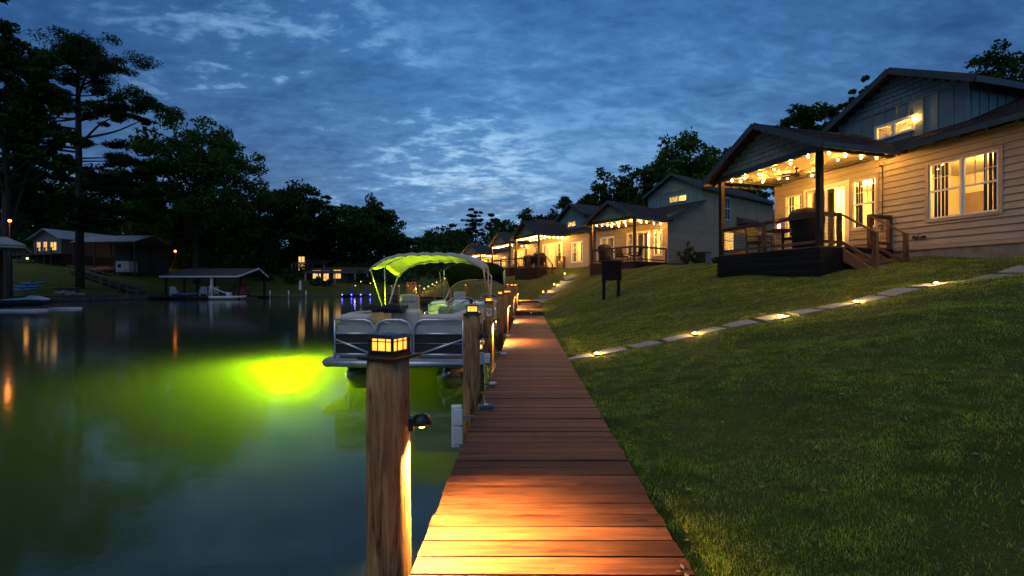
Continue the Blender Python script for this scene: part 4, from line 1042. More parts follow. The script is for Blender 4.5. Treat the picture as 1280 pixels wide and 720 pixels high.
def ac_unit():
    p=to_world(hB,(6.3,-.75,0)); z=hz(p.x,p.y); t=thing('air_conditioner','dark louvred air conditioner on the grass beside the tan side wall','air conditioner',(p.x,p.y,z),hB.rotation_euler.z)
    m=MB(); m.box(-.42,.42,-.42,.42,-.02,.06); m.build('base_pad',M['concrete'],t)
    m=MB(); m.box(-.36,.36,-.36,.36,.06,.86); m.build('cabinet',M['black'],t,bevel=.02)
    m=MB()
    for i in range(12): m.box(-.365,.365,-.372,-.362,.12+.055*i,.145+.055*i)
    m.build('louvre',M['greyplastic'],t)
    m=MB(); m.lathe([(.30,.862),(.30,.88),(.02,.885)],20); m.build('fan_grille',M['bronze'],t)
ac_unit()

# ------------------------------------------------------------------ foliage tools
def leaf_mesh(name,mat,cent,rad,per,size,parent,flat=1.0,rng=None):
    """many leaf-sized faces scattered in clumps: cent (k,3), rad (k,3)"""
    rng=rng or RNG; k=len(cent); n=k*per
    c=np.repeat(cent,per,0); r=np.repeat(rad,per,0)
    d=rng.normal(size=(n,3)); d/=np.linalg.norm(d,axis=1)[:,None]; q=rng.random(n)**.45
    p=c+d*r*q[:,None]
    a=rng.normal(size=(n,3)); a/=np.linalg.norm(a,axis=1)[:,None]; b=rng.normal(size=(n,3)); b-=a*(a*b).sum(1)[:,None]; b/=np.linalg.norm(b,axis=1)[:,None]
    s=size*(.6+.8*rng.random(n))[:,None]; a=a*s; b=b*s*.55*flat
    co=np.stack([p-a,p-b*.9-a*.1,p+a,p+b*.9-a*.1],1).reshape(-1,3)
    return quads_obj(name,co,np.arange(n*4).reshape(-1,4),mat,False,parent)
def crown_clumps(rng,cx,cy,cz,rx,ry,rz,k,lump=.28,shape=1.0):
    """clump centres near an uneven envelope"""
    d=rng.normal(size=(k,3)); d/=np.linalg.norm(d,axis=1)[:,None]; d[:,2]=np.where(d[:,2]<-.55,-d[:,2],d[:,2])
    ph=rng.random(6)*6.28
    lob=1+.16*np.sin(3*np.arctan2(d[:,1],d[:,0])+ph[0])+.14*np.sin(4*d[:,2]+ph[1])+.10*np.sin(5*d[:,0]+ph[2])
    q=(rng.random(k)**.33)*lob
    p=np.stack([cx+d[:,0]*rx*q*(1-.0*d[:,2]),cy+d[:,1]*ry*q,cz+d[:,2]*rz*q],1)
    r=np.stack([rng.uniform(.6,1.3,k)*lump*rx,rng.uniform(.6,1.3,k)*lump*ry,rng.uniform(.45,.9,k)*lump*min(rx,rz)*.9],1)
    return p,r
def limbs(mb,base,top,r0,targets,rng,n=5):
    mb.tube(smooth_path([base,(base[0]+rng.uniform(-.02,.02)*(top[2]-base[2]),base[1],base[2]+(top[2]-base[2])*.5),top],6),[r0*1.25]+[r0*(1-.8*i/12) for i in range(1,13)],9)
    for p in targets:
        f=rng.uniform(.30,.8); z=base[2]+(top[2]-base[2])*f; s=Vector((base[0]+(top[0]-base[0])*f,base[1]+(top[1]-base[1])*f,z)); e=Vector(p)
        if e.z<z: s.z=max(base[2]+.2*(top[2]-base[2]),e.z-1)
        mid=s.lerp(e,.5)+Vector((rng.uniform(-.4,.4),rng.uniform(-.4,.4),rng.uniform(-.2,.9)))*(e-s).length*.12
        pts=smooth_path([s,mid,e],4); rr=r0*.42*(1-f*.5); mb.tube(pts,[rr*(1-.85*i/(len(pts)-1)) for i in range(len(pts))],5)
def broad_tree(x,y,h,w,label,mat='leaf',name='broadleaf_tree',seed=0,k=90,per=110,leaf=.22,trunk=.22,base=None,group='trees around the lake',lump=.24,d=None):
    rng=np.random.default_rng(seed+100); rr=random.Random(seed); z0=hz(x,y) if base is None else base
    t=thing(name,label,'tree',(x,y,z0),0,group); ch=h*(1-trunk)
    p,r=crown_clumps(rng,0,0,trunk*h+ch*.47,w/2,(d or w)/2,ch*.50,k,lump)
    m=MB(); limbs(m,(0,0,-.3),(0,0,h*.8),h*.016+.05,[tuple(q) for q in p[:26]],rr); m.build('trunk',M['bark'],t)
    leaf_mesh('crown',M[mat],p,r,per,leaf,t,rng=rng); return t
def pine_tree(x,y,h,w,label,seed=0,first=.45,tiers=26,per=150,leaf=.16,base=None,group='trees around the lake',pads=None,tr=None):
    rng=np.random.default_rng(seed+500); rr=random.Random(seed); z0=hz(x,y) if base is None else base
    t=thing('pine_tree',label,'tree',(x,y,z0),0,group); r0=tr or h*.013+.05; m=MB()
    lean=rr.uniform(-.02,.02)*h
    m.tube([(0,0,-.3),(lean*.3,0,h*.35),(lean*.7,0,h*.7),(lean,0,h*.97)],[r0*1.2,r0,r0*.7,r0*.15],10)
    C=[];Rd=[]
    if pads is None:
        pads=[]
        for i in range(tiers):
            f=first+(1-first)*(i/(tiers-1))**.9; prof=(1-((f-first)/(1-first)-.45)**2*1.9); ln=w/2*max(.18,prof)*rr.uniform(.45,1.1); a=rr.uniform(0,6.283)
            pads.append((ln*math.cos(a),ln*math.sin(a),h*f+rr.uniform(-.3,.5),ln*rr.uniform(.28,.45)+.35))
    for (px,py,pz,pr) in pads:
        zt=pz-rr.uniform(.02,.16)*math.hypot(px,py)-.2; s=Vector((lean*zt/h,0,zt)); e=Vector((px,py,pz-.1)); mid=s.lerp(e,.55)+Vector((0,0,rr.uniform(-.08,.05)*(e-s).length))
        pts=smooth_path([s,mid,e],5); rb=min(r0*.45,.03+.018*(e-s).length); m.tube(pts,[rb*(1-.8*i/(len(pts)-1)) for i in range(len(pts))],6)
        for j in range(5):
            o=Vector((rr.gauss(0,.55)*pr,rr.gauss(0,.55)*pr,rr.uniform(-.15,.22)*pr)); C.append(tuple(e+o)); q=pr*rr.uniform(.38,.72); Rd.append((q,q,q*.42))
            if j<3: m.tube([e,e+o],[.03,.012],4)
        # sparse foliage part-way along the limb
        if rr.random()<.7: g=s.lerp(e,.7)+Vector((0,0,.2)); C.append(tuple(g)); Rd.append((pr*.45,pr*.45,pr*.2))
    m.build('trunk',M['bark'],t)
    leaf_mesh('crown',M['needle'],np.array(C),np.array(Rd),per,leaf,t,flat=.5,rng=rng); return t
def shrub(x,y,h,w,label,name='shrub',mat='shrubleaf',seed=0,k=14,per=70,leaf=.06):
    rng=np.random.default_rng(seed+900); t=thing(name,label,'shrub',(x,y,hz(x,y)),0,'shrubs by the houses'); m=MB(); rr=random.Random(seed)
    C=[];Rd=[]
    for i in range(k):
        a=rr.uniform(0,6.28); q=rr.uniform(.05,1)*w/2; e=(q*math.cos(a),q*math.sin(a),h*rr.uniform(.35,1)*(1-.35*q/w)); m.tube([(0,0,-.05),(e[0]*.4,e[1]*.4,e[2]*.6),e],[.016,.012,.005],5); C.append(e); Rd.append((w*.13,w*.13,h*.12))
        C.append((e[0]*.6,e[1]*.6,e[2]*.7)); Rd.append((w*.10,w*.10,h*.12))
    m.build('stem',M['bark'],t); leaf_mesh('foliage',M[mat],np.array(C),np.array(Rd),per,leaf,t,rng=rng)
p=to_world(hB,(4.3,-.8,0)); shrub(p.x,p.y,1.55,1.3,'tall spiky shrub against the tan side wall of the second house',seed=1)
p=to_world(hB,(5.2,-.95,0)); shrub(p.x,p.y,.55,.7,'low pale shrub beside the air conditioner',seed=2,k=10)
p=to_world(hB,(7.6,-.9,0)); shrub(p.x,p.y,.6,.8,'low shrub right of the air conditioner by the side wall',seed=3,k=10)

def P(px,py,Y): return ((px-640)/F*Y,Y,EYE+(360-py)/F*Y)
# trees -------------------------------------------------------------------
def big_pine():
    Y=64; x,_,_=P(100,335,Y); z0=hz(x,Y); k=Y/F; rr=random.Random(3); pads=[]
    spec=[(98,42,26),(70,40,22),(128,44,22),(48,52,20),(150,60,20),(40,75,18),(85,58,24),(115,66,24),(165,82,20),(60,82,20),(140,92,20),(180,105,18),(30,100,16),(100,92,20),(75,108,18),(190,128,15),(150,118,18),(196,146,12),(120,122,18),(30,128,15),(50,128,18),(22,150,14),(68,150,15),(125,160,16),(145,178,18),(162,190,14),(84,182,10),(118,200,18),(140,212,20),(160,222,16),(172,200,12),(122,235,18),(150,245,18),(165,248,13),(80,215,12),(60,236,14),(110,255,14),(130,262,14),(48,250,12),(24,165,12)]
    for (px,py,r) in spec:
        for rep in range(2):
            q=(px-100)*k; pads.append((q*1.06+rr.gauss(0,.5),rr.gauss(0,1)*max(1.8,abs(q)*.45),(345-py)*k*1.0+rr.gauss(0,.4)-(1.0 if rep else 0),r*k*1.05))
    h=(350-28)*k
    pine_tree(x,Y,h,22,'very tall pine with broad flat crown towering over the left bank house',seed=3,pads=pads,per=200,leaf=.22,tr=.44,base=z0)
big_pine()
G='trees around the lake'
def at_tree(px,ptop,pw,Y,fn,label,seed,**k):
    x=(px-640)/F*Y; z0=hz(x,Y); h=EYE+(360-ptop)/F*Y-z0; w=pw/F*Y; return fn(x,Y,h,w,label,seed=seed,**k)
at_tree(245,152,150,80,broad_tree,'large leafy tree with light green crown above the boathouse',11,mat='leaf_light',k=190,per=150,leaf=.30,trunk=.10,lump=.19)
at_tree(8,28,120,48,broad_tree,'huge dark tree at the left edge in front of the orange lamp',12,k=200,per=130,leaf=.24,trunk=.32,lump=.17)
at_tree(10,190,110,54,broad_tree,'dark low spreading tree at the left edge below the tallest crown',13,k=90,per=120,leaf=.22,trunk=.40,lump=.2)
at_tree(345,232,110,104,broad_tree,'dark rounded tree behind and right of the boathouse',14,k=130,per=120,leaf=.38,trunk=.12)
at_tree(392,246,70,112,pine_tree,'open crowned dark pine showing sky between its branches',15,tiers=36,per=120,leaf=.28,first=.3)
at_tree(458,248,88,112,broad_tree,'dark broad tree behind the far dock house',16,k=120,per=110,leaf=.4,trunk=.12)
at_tree(300,262,90,96,broad_tree,'dark tree right behind the large light green tree',17,k=90,per=110,leaf=.36,trunk=.12)
at_tree(425,262,70,120,broad_tree,'dark tree between the open pine and the far broad tree',18,k=80,per=100,leaf=.4,trunk=.1)
at_tree(160,215,110,100,broad_tree,'dark tree behind the carport on the left bank',19,k=110,per=110,leaf=.36,trunk=.14)
at_tree(55,232,110,105,broad_tree,'dark tree behind the gabled house on the left bank',20,k=100,per=110,leaf=.38,trunk=.14)
at_tree(500,290,50,130,broad_tree,'low dark tree at the gap behind the boat canopy',21,k=60,per=100,leaf=.42,trunk=.1)
at_tree(545,288,60,150,broad_tree,'low dark tree on the horizon left of the tall distant pine',22,k=60,per=100,leaf=.45,trunk=.1)
at_tree(594,264,26,140,pine_tree,'slender distant pine with round top above the farthest houses',23,tiers=16,per=80,leaf=.36,first=.62)
at_tree(613,268,18,140,pine_tree,'thin distant pine right of the round topped one',24,tiers=12,per=70,leaf=.34,first=.66)
at_tree(632,270,40,135,broad_tree,'dark dense distant tree above the fifth house roof',25,k=50,per=100,leaf=.4,trunk=.1)
at_tree(572,285,40,150,broad_tree,'dark distant tree left of the slender pines',26,k=50,per=100,leaf=.45,trunk=.1)
at_tree(728,238,70,66,broad_tree,'rounded tree top above the third house upper gable',27,k=70,per=90,leaf=.24,trunk=.2)
at_tree(805,202,84,60,broad_tree,'dark open crowned tree above the second house porch roof',28,k=110,per=100,leaf=.22,trunk=.2,lump=.23)
at_tree(765,226,80,66,broad_tree,'dark low rounded tree between the second and third house roofs',36,k=80,per=100,leaf=.25,trunk=.15)
at_tree(862,182,110,66,broad_tree,'large leafy tree behind the second house upper gable',29,mat='leaf_light',k=130,per=110,leaf=.28,trunk=.2)
at_tree(915,182,90,70,broad_tree,'dark tree behind the second house, between it and the nearest house',30,k=100,per=110,leaf=.28,trunk=.2)
at_tree(1012,118,100,44,broad_tree,'leafy tree showing left of the nearest house upper gable',31,k=80,per=100,leaf=.19,trunk=.3,lump=.17)
at_tree(1075,92,60,46,broad_tree,'tree top rising behind the nearest upper gable peak',32,k=60,per=90,leaf=.19,trunk=.4,lump=.17)
at_tree(1250,60,170,40,broad_tree,'leafy tree top at the right edge above the nearest house roof',33,k=110,per=100,leaf=.17,trunk=.4,lump=.15)
at_tree(672,262,60,120,broad_tree,'distant tree behind the fourth house upper roof',34,k=60,per=90,leaf=.4,trunk=.1)
at_tree(210,250,90,92,broad_tree,'dark tree behind the orange lit windows',35,k=90,per=110,leaf=.34,trunk=.1)
# far wood: one mass along the back
def woods():
    C=[];Rd=[]; rr=random.Random(5)
    for i in range(1000):
        if i<800: px=rr.uniform(-260,640); Y=rr.uniform(112,170); top=rr.uniform(286,326)
        else: px=rr.uniform(700,1900); Y=rr.uniform(75,120); top=rr.uniform(262,300)
        if px<330: top-=rr.uniform(5,35)
        x=(px-640)/F*Y; z0=hz(x,Y); zt=EYE+(360-top)/F*Y
        zz=z0+(zt-z0)*rr.random()**1.1; C.append((x,Y,zz)); q=rr.uniform(1.8,4.2); Rd.append((q*1.2,q*1.2,q))
    rng=np.random.default_rng(77)
    o=leaf_mesh('woodland',M['leaf'],np.array(C),np.array(Rd),150,.55,None,rng=rng); tag(o,'dark woodland behind the houses and far shore','woodland',kind='stuff')
woods()
# bushes along the foot of the far bank, under the trees
def undergrowth():
    C=[];Rd=[]; rr=random.Random(8)
    for i in range(300):
        px=rr.uniform(-100,560); Y=rr.uniform(90,118) if px>130 else rr.uniform(92,115)
        x=(px-640)/F*Y; q=rr.uniform(.7,2.0)
        if shore_sd(np.array([x]),np.array([Y]))[0]<6: continue
        C.append((x,Y,hz(x,Y)+q*.6)); Rd.append((q*1.3,q*1.3,q))
    o=leaf_mesh('undergrowth',M['leaf'],np.array(C),np.array(Rd),110,.34,None,rng=np.random.default_rng(78)); tag(o,'dark undergrowth on the far bank','undergrowth',kind='stuff')
undergrowth()
# ------------------------------------------------------------------ pontoon boats
def pontoon_boat(x,y,rz,label,canopy='canvas',raise_=0.0,panel='brownpanel',detail=True,name='pontoon_boat',cover=True,seatmat='cream',drop=0.0):
    t=thing(name,label,'boat',(x,y,-.5),rz,'pontoon boats moored along the boardwalk')
    L=6.4
    for s in (-1,1):                       # pontoons with conical noses
        m=MB(); secs=[]; n=18
        for yy,r,dz in ((.10,.03,.16),(.30,.12,.11),(.62,.235,.03),(1.0,.285,0),(L-.35,.285,0),(L-.2,.28,0)):
            secs.append([(s*.83+r*math.cos(2*math.pi*k/n),yy,.06+dz+r*math.sin(2*math.pi*k/n)) for k in range(n)])
        m.loft(secs); m.box(s*.83-.30,s*.83+.30,.9,L-.3,.03,.05); m.box(s*.83-.012,s*.83+.012,.12,.9,.19,.36); m.build('pontoon',M['aludull'],t)
    m=MB(); m.box(-1.19,1.19,.05,L-.02,.36,.46); m.build('deck',M['greyplastic'],t)
    m=MB()                                 # rounded bumper round the platform
    path=[(-1.23,L,.415),(-1.23,.12,.415),(-1.17,.02,.415),(0,-.03,.415),(1.17,.02,.415),(1.23,.12,.415),(1.23,L,.415)]
    secs=[]
    m.tube(path,.062,10); m.tube([(p[0]*1.028,p[1]-.03,p[2]+.0) for p in path],.022,8)
    m.build('rub_rail',M['aludull'],t)
    def fence(x0,x1,y0,arch,diag):
        f=MB(); zb,zm,zt=.535,.90,1.14
        if arch=='R': top=[(x0,y0,zt),(x1-.16,y0,zt),(x1-.05,y0,zt-.04),(x1,y0,zt-.15),(x1,y0,zb)]
        elif arch=='L': top=[(x1,y0,zt),(x0+.16,y0,zt),(x0+.05,y0,zt-.04),(x0,y0,zt-.15),(x0,y0,zb)]
        else: top=[(x0,y0,zb),(x0,y0,zt-.17),(x0+.05,y0,zt-.05),(x0+.18,y0,zt),(x1-.18,y0,zt),(x1-.05,y0,zt-.05),(x1,y0,zt-.17),(x1,y0,zb)]
        f.tube(top,.021,8); f.tube([(x0,y0,zm),(x1,y0,zm)],.019,8); f.tube([(x0,y0,zb),(x1,y0,zb)],.019,8)
        if diag==1: f.tube([(x0,y0-.012,zm-.10),(x0+(x1-x0)*.95,y0-.012,zb+.01)],.019,8); f.tube([(x0,y0,zb+.19),(x0+(x1-x0)*.5,y0,zb+.19)],.010,6)
        if diag==-1: f.tube([(x1,y0-.012,zm-.10),(x0+(x1-x0)*.12,y0-.012,zb+.01)],.019,8); f.tube([(x1,y0,zb+.19),(x0+(x1-x0)*.5,y0,zb+.19)],.010,6)
        r=f.build('fence',M['alu'],t)
        b=MB(); b.box(x0+.015,x1-.015,y0+.012,y0+.022,zb+.01,zm-.01); b.build('lower_panel',M[panel],r)
        b=MB(); b.box(x0+.015,x1-.015,y0+.024,y0+.034,zm,zt-.05); b.build('upper_panel',M['tanvinyl'],r)
        b=MB(); b.tube([(x0+.03,y0+.022,zt-.075),(x1-.03,y0+.022,zt-.075)],.006,6); b.tube([(x0+.03,y0+.010,zm-.17),(x1-.03,y0+.010,zm-.17)],.004,6); b.build('piping',M['alu'],r)
    fence(-1.13,-.44,.28,'R',1); fence(-.40,.22,.285,'G',0); fence(.27,1.13,.28,'L',-1)
    for s in (-1,1):                       # side fences run along y
        f=MB(); xx=s*1.135
        for z in (.535,.90,1.14): f.tube([(xx,.28,z),(xx,5.3,z)],.02,8)
        for yy in (.28,1.3,2.4,3.5,4.5,5.3): f.tube([(xx,yy,.46),(xx,yy,1.14)],.018,8)
        r=f.build('fence',M['alu'],t); b=MB(); b.box(xx-.012*s,xx-.022*s,.3,5.28,.545,.89); b.build('lower_panel',M[panel],r)
        b=MB(); b.box(xx-.024*s,xx-.034*s,.3,5.28,.90,1.10); b.build('upper_panel',M['tanvinyl'],r)
    def cushion(n,x0,x1,y0,y1,z0,z1,mat=seatmat,bv=.06,par=None):
        c=MB(); c.box(x0,x1,y0,y1,z0,z1); o=c.build(n,M[mat],par or t,bevel=bv); o.modifiers['bevel'].segments=4; return o
    for (x0,x1,inner) in ((-1.09,-.52,-1),(.34,1.09,1)):      # bow benches
        b=cushion('bench_seat',x0,x1,.34,2.3,.46,.86,'tanvinyl',.04)
        cushion('seat_cushion',x0+.02,x1-.02,.50,2.28,.84,.96,seatmat,.05,b)
        cushion('backrest',x0,x1,.33,.56,.86,1.235,seatmat,.07,b)
        xs=(x0,x0+.20) if inner<0 else (x1-.20,x1); cushion('backrest',xs[0],xs[1],.58,2.28,.90,1.25,seatmat,.07,b)
    cushion('lounge_back',-.48,.12,1.35,1.62,.46,1.27,seatmat,.08)
    cushion('lounge_seat',-.46,.10,.80,1.34,.46,.84,seatmat,.08)
    # helm seat and console
    def seat(xc,yc):
        c=MB(); c.lathe([(.20,.46),(.19,.48),(.05,.5),(.05,.80)],14,(xc,yc,0)); p=c.build('helm_seat',M['alu'],t)
        cushion('seat_cushion',xc-.25,xc+.25,yc-.24,yc+.24,.80,.94,seatmat,.05,p)
        b=MB(); b.hexa([(xc-.24,yc-.28,.92),(xc+.24,yc-.28,.92),(xc+.24,yc-.17,.92),(xc-.24,yc-.17,.92)],[(xc-.22,yc-.38,1.56),(xc+.22,yc-.38,1.56),(xc+.22,yc-.26,1.56),(xc-.22,yc-.26,1.56)]); o=b.build('backrest',M[seatmat],p,bevel=.06); o.modifiers['bevel'].segments=4
        b=MB(); b.box(xc-.16,xc+.16,yc-.40,yc-.36,1.40,1.54); b.build('headrest',M['tanvinyl'],o,bevel=.015)
    seat(-.42,2.9); cushion('rear_bench',.05,1.08,3.6,4.3,.46,1.02,'tanvinyl',.06); cushion('backrest',.05,.62,3.42,3.62,.90,1.24,seatmat,.07)
    c=MB(); c.hexa([(.55,2.4,.46),(1.08,2.4,.46),(1.08,3.0,.46),(.55,3.0,.46)],[(.58,2.5,1.24),(1.08,2.5,1.24),(1.08,2.95,1.34),(.58,2.95,1.34)]); c.build('console',M['greyplastic'],t,bevel=.03)
    c=MB(); c.tube([(.83+.15*math.cos(a),3.02,1.25+.15*math.sin(a)) for a in [2*math.pi*k/20 for k in range(21)]],.014,6); c.tube([(.70,3.02,1.25),(.96,3.02,1.25)],.012,6); c.build('steering_wheel',M['black'],t)
    c=MB(); c.tube(smooth_path([(.36,3.2,1.14),(.36,3.2,1.36),(.50,3.2,1.46),(.86,3.2,1.46),(1.0,3.2,1.36),(1.0,3.2,1.14)],5),.02,8); c.build('grab_rail',M['alu'],t)
    c=MB(); c.lathe([(.001,0),(.22,.0),(.24,.2),(.2,.62),(.14,.72),(.001,.74)],12,(0,L+.1,.35)); c.build('outboard_motor',M['black'],t)
    if cover:
        c=MB(); c.loft([[(-.85+u,.95+.0*u+yy*.30,1.255+.05*math.sin(u*4+yy*3)+dz) for u,dz in [(i*.085,.0) for i in range(9)]]+[(-.85+u,.95+yy*.30,1.255+.05*math.sin(u*4+yy*3)+.07+.02*math.sin(u*13+yy*5)) for u in [i*.085 for i in reversed(range(9))]] for yy in (0,.5,1.0,1.5,2.0)]); c.build('folded_cover',M['navy'],t)
    # bimini: arched fabric stretched between bows
    cx=.12; hw=1.23
    def bow(yt,zc,zs):
        out=[]
        for k in range(25):
            s=-1+2*k/24; e=abs(s)**3.6
            out.append((cx+hw*s*(1-.02*e),yt,zc-(zc-zs)*e+raise_-.05*s*s))
        return out
    b1,b2,b3=bow(1.95,2.43,2.16),bow(2.9,2.50,2.26),bow(3.95+drop*.6,2.40-drop,2.06-drop)
    fr=MB()
    for bw,ft in ((b1,2.95),(b2,3.05),(b3,3.15)):
        lo=[(cx-hw,ft,1.14)]; hi=[(cx+hw,ft,1.14)]
        fr.tube([Vector(lo[0])]+[Vector(p)-Vector((0,0,.016)) for p in bw]+[Vector(hi[0])],.019,8)
    fr.build('canopy_frame',M['alu'],t)
    def lerp_bow(a,b,t_,sag):
        return [tuple(Vector(p).lerp(Vector(q),t_)-Vector((0,0,sag))) for p,q in zip(a,b)]
    rows=[]
    for a,b in ((b1,b2),(b2,b3)):
        for i in range(10): tt=i/10; rows.append(lerp_bow(a,b,tt,.045*4*tt*(1-tt)))
    rows.append(b3); rows.insert(0,[(p[0],p[1]-.06,p[2]-.05) for p in b1]); rows.append([(p[0],p[1]+.06,p[2]-.05) for p in b3])
    # wrinkles across the cloth
    top=[[(p[0],p[1],p[2]+.022+.020*math.sin(j*2.3+i*.35)*(1-abs(j-12)/14)) for j,p in enumerate(r)] for i,r in enumerate(rows)]
    bot=[[(p[0]*1.0,p[1],p[2]+.002+.022*math.sin(j*2.3+i*.35)*(1-abs(j-12)/14)) for j,p in enumerate(r)] for i,r in enumerate(rows)]
    n=len(rows[0]); m=MB(); vs_=[p for r in top for p in r]+[p for r in bot for p in r]; o=len(rows)*n; fs=[]
    for i in range(len(rows)-1):
        for k in range(n-1):
            a=i*n+k; fs.append((a,a+1,a+n+1,a+n)); fs.append((o+a,o+a+n,o+a+n+1,o+a+1))
    R_=len(rows)
    for k in range(n-1): fs.append((k,o+k,o+k+1,k+1)); a=(R_-1)*n+k; fs.append((a,a+1,o+a+1,o+a))
    for i in range(R_-1): a=i*n; fs.append((a,a+n,o+a+n,o+a)); a=i*n+n-1; fs.append((a,o+a,o+a+n,a+n))
    m.add(vs_,fs,True); m.build('canopy',M[canopy],t)
    return t
boat1=pontoon_boat(-2.0,7.7,R(-2.2),'nearest pontoon boat with pale canopy lit yellow green and cream seats')
boat2=pontoon_boat(-1.72,15.2,R(-2.0),'second pontoon boat with dark canopy and white hull moored behind the nearest boat',canopy='canvas_dark',raise_=.22,drop=.55,panel='whiteplastic',cover=False,seatmat='whiteplastic')
# green light under water off the port side of the first boat
def water_light():
    x,y=-5.3,10.8; t=thing('underwater_light','green fishing light glowing under the lake surface left of the nearest boat','underwater light',(x,y,-1.35))
    m=MB(); m.lathe([(.001,0),(.12,0),(.12,.05),(.05,.08),(.05,.2),(.001,.2)],14); m.build('housing',M['black'],t)
    m=MB(); m.ball((0,0,.30),.05,12); m.build('globe',M['greenglow'],t)
    lamp('POINT',(0,0,.42),GREEN_W,(.72,1.0,.0),.12,t)
M['greenglow']=emit('green_globe',(.75,1,.10),6); GREEN_W=3300
water_light()

# ------------------------------------------------------------------ left bank
def gx(px,Y): return (px-640)/F*Y
def gz(py,Y): return EYE+(360-py)/F*Y
def bulkhead():
    pts=[(-55.2,46),(-55.2,53),(-55.2,57),(-55.2,63.8),(-52.2,70),(-47,75.5)]
    t=thing('seawall','grey timber seawall along the left bank with plank face','seawall',(-55,55,-.5)); t.location=(0,0,0)
    m=MB(); c=MB()
    for (a,b) in zip(pts[:-1],pts[1:]):
        A=Vector((a[0],a[1],0)); B=Vector((b[0],b[1],0)); L=(B-A).length; n=int(L/.3); d=(B-A)/L
        for i in range(n): p=A+d*(L*i/n+.005); q=A+d*(L*(i+1)/n-.005); m.beam(p+Vector((0,0,-.35)),q+Vector((0,0,-.35)),.08,1.15+random.uniform(-.03,.03))
        c.beam(A+Vector((0,0,.25)),B+Vector((0,0,.25)),.35,.08)
    m.build('face_board',M['bulkhead'],t); c.build('cap_board',M['bulkhead'],t)
bulkhead()
def left_house():
    Y=80; x0=gx(35,Y); x1=gx(83,Y); W=x1-x0; zf=7.0; xc=(x0+x1)/2; g=hz(xc,Y)
    t=thing('bank_house','grey gabled house with three lit windows and pale metal roof on the left bank','house',(xc,Y,zf),R(-14))
    w=W/2; D=10; z1=3.0; pk=4.5
    wo=[(.9,1.75,.75,2.3),(2.5,3.35,.75,2.3),(4.2,5.6,.85,2.2)]
    m=MB(); siding(m,(1,0),(-w,0),(0,-1),W,-.0,z1,wo,.25); m.prism([(-w,z1),(w,z1),(0,pk)],'y',-.02,.1); m.build('wall',M['greywall'],t)
    m=MB(); m.box(-w,-w+.1,.1,D,0,z1); m.box(w-.1,w,.1,D,0,z1); m.box(-w+.1,w-.1,D-.1,D,0,z1); m.build('side_wall',M['greywall'],t)
    m=MB(); m.box(-w,w,.02,D,g-zf-1,-.002); m.build('foundation',M['darkwood'],t)
    r=MB(); e=.6
    roof_slab(r,(-w-e,-.7,z1-e*.42),(-w-e,D+.5,z1-e*.42),(0,D+.5,pk+.12),(0,-.7,pk+.12),.1); roof_slab(r,(w+e,D+.5,z1-e*.42),(w+e,-.7,z1-e*.42),(0,-.7,pk+.12),(0,D+.5,pk+.12),.1); r.build('roof',M['metalroof'],t)
    for a,b,z0,z2 in wo:
        a-=w;b-=w; f=MB(); f.box(a-.08,a,-.05,.03,z0-.08,z2+.08); f.box(b,b+.08,-.05,.03,z0-.08,z2+.08); f.box(a,b,-.05,.03,z2,z2+.08); f.box(a,b,-.05,.03,z0-.08,z0); f.box((a+b)/2-.03,(a+b)/2+.03,-.045,.03,z0,z2); wn=f.build('window',M['white'],t)
        p=MB(); p.box(a,b,.032,.045,z0,z2); p.build('pane',M['litpane'],wn)
    m=MB(); m.box(-w-.5,w+3,-3,-.05,-.2,0); 
    for xx in np.arange(-w-.4,w+3,1.6): m.box(xx-.06,xx+.06,-2.95,-2.83,g-zf-.5,1.0)
    m.build('deck',M['darkwood'],t)
    m=MB(); m.box(-w-.5,w+3,-2.95,-2.85,.93,1.0)
    for xx in np.arange(-w-.4,w+3,.35): m.box(xx-.02,xx+.02,-2.92,-2.88,.05,.93)
    m.build('railing',M['darkwood'],t)
    m=MB()
    for i in range(8): m.box(.8,2.0,-3-.3*(i+1),-3-.3*i,-.2*(i+1)-.05,-.2*(i+1))
    m.beam((.8,-3,.9),(.8,-5.4,-.7),.06,.08); m.beam((2,-3,.9),(2,-5.4,-.7),.06,.08); m.build('stairs',M['bulkhead'],t)
    t2=thing('carport','open carport with pale metal roof beside the gabled bank house','carport',(gx(133,76),76,hz(gx(133,76),76)),R(-6))
    hh=gz(302,76)-t2.location.z; r=MB(); L=9; 
    A=-6.5;B=5.5
    roof_slab(r,(A,-.3,hh),(B,-.3,hh),(B,3.2,hh+1.35),(A,3.2,hh+1.35),.1); roof_slab(r,(B,6.7,hh),(A,6.7,hh),(A,3.2,hh+1.35),(B,3.2,hh+1.35),.1); r.build('roof',M['metalroof'],t2)
    for xx in (A+.4,-2.2,1.5,B-.3):
        for yy in (0,6.4):
            m=MB(); m.box(xx-.08,xx+.08,yy-.08,yy+.08,-.5,hh-.05+.0); m.build('post',M['darkwood'],t2)
    m=MB(); m.box(A+.6,B-.3,6.55,6.65,0,hh-.1); m.build('back_wall',M['darkwood'],t2)
    # parked trailer and red craft under it
    x,y=gx(158,78),78; z=hz(x,y); t3=thing('camper_trailer','white camper trailer parked under the carport','trailer',(x,y,z),R(-10)); t3.scale=(.78,.78,.8)
    m=MB(); m.prism([(-1.6,.6),(1.7,.6),(1.8,1.2),(1.7,2.7),(1.2,2.95),(-1.5,2.95),(-1.75,2.6),(-1.75,1.0)],'y',-1.0,1.0); m.build('body',M['greyplastic'],t3,bevel=.08)
    m=MB(); m.box(-1.1,-.2,-1.03,-1.005,1.6,2.3); m.build('window',M['darkpane'],t3); m=MB(); m.box(.4,1.0,-1.03,-1.005,.7,2.5); m.build('door',M['greyplastic'],t3)
    for xx in (-.4,.45):
        m=MB(); m.lathe([(.001,-.11),(.28,-.11),(.33,-.08),(.33,.08),(.28,.11),(.001,.11)],16,(xx,-.92,.33),axis='y'); m.build('wheel',M['black'],t3)
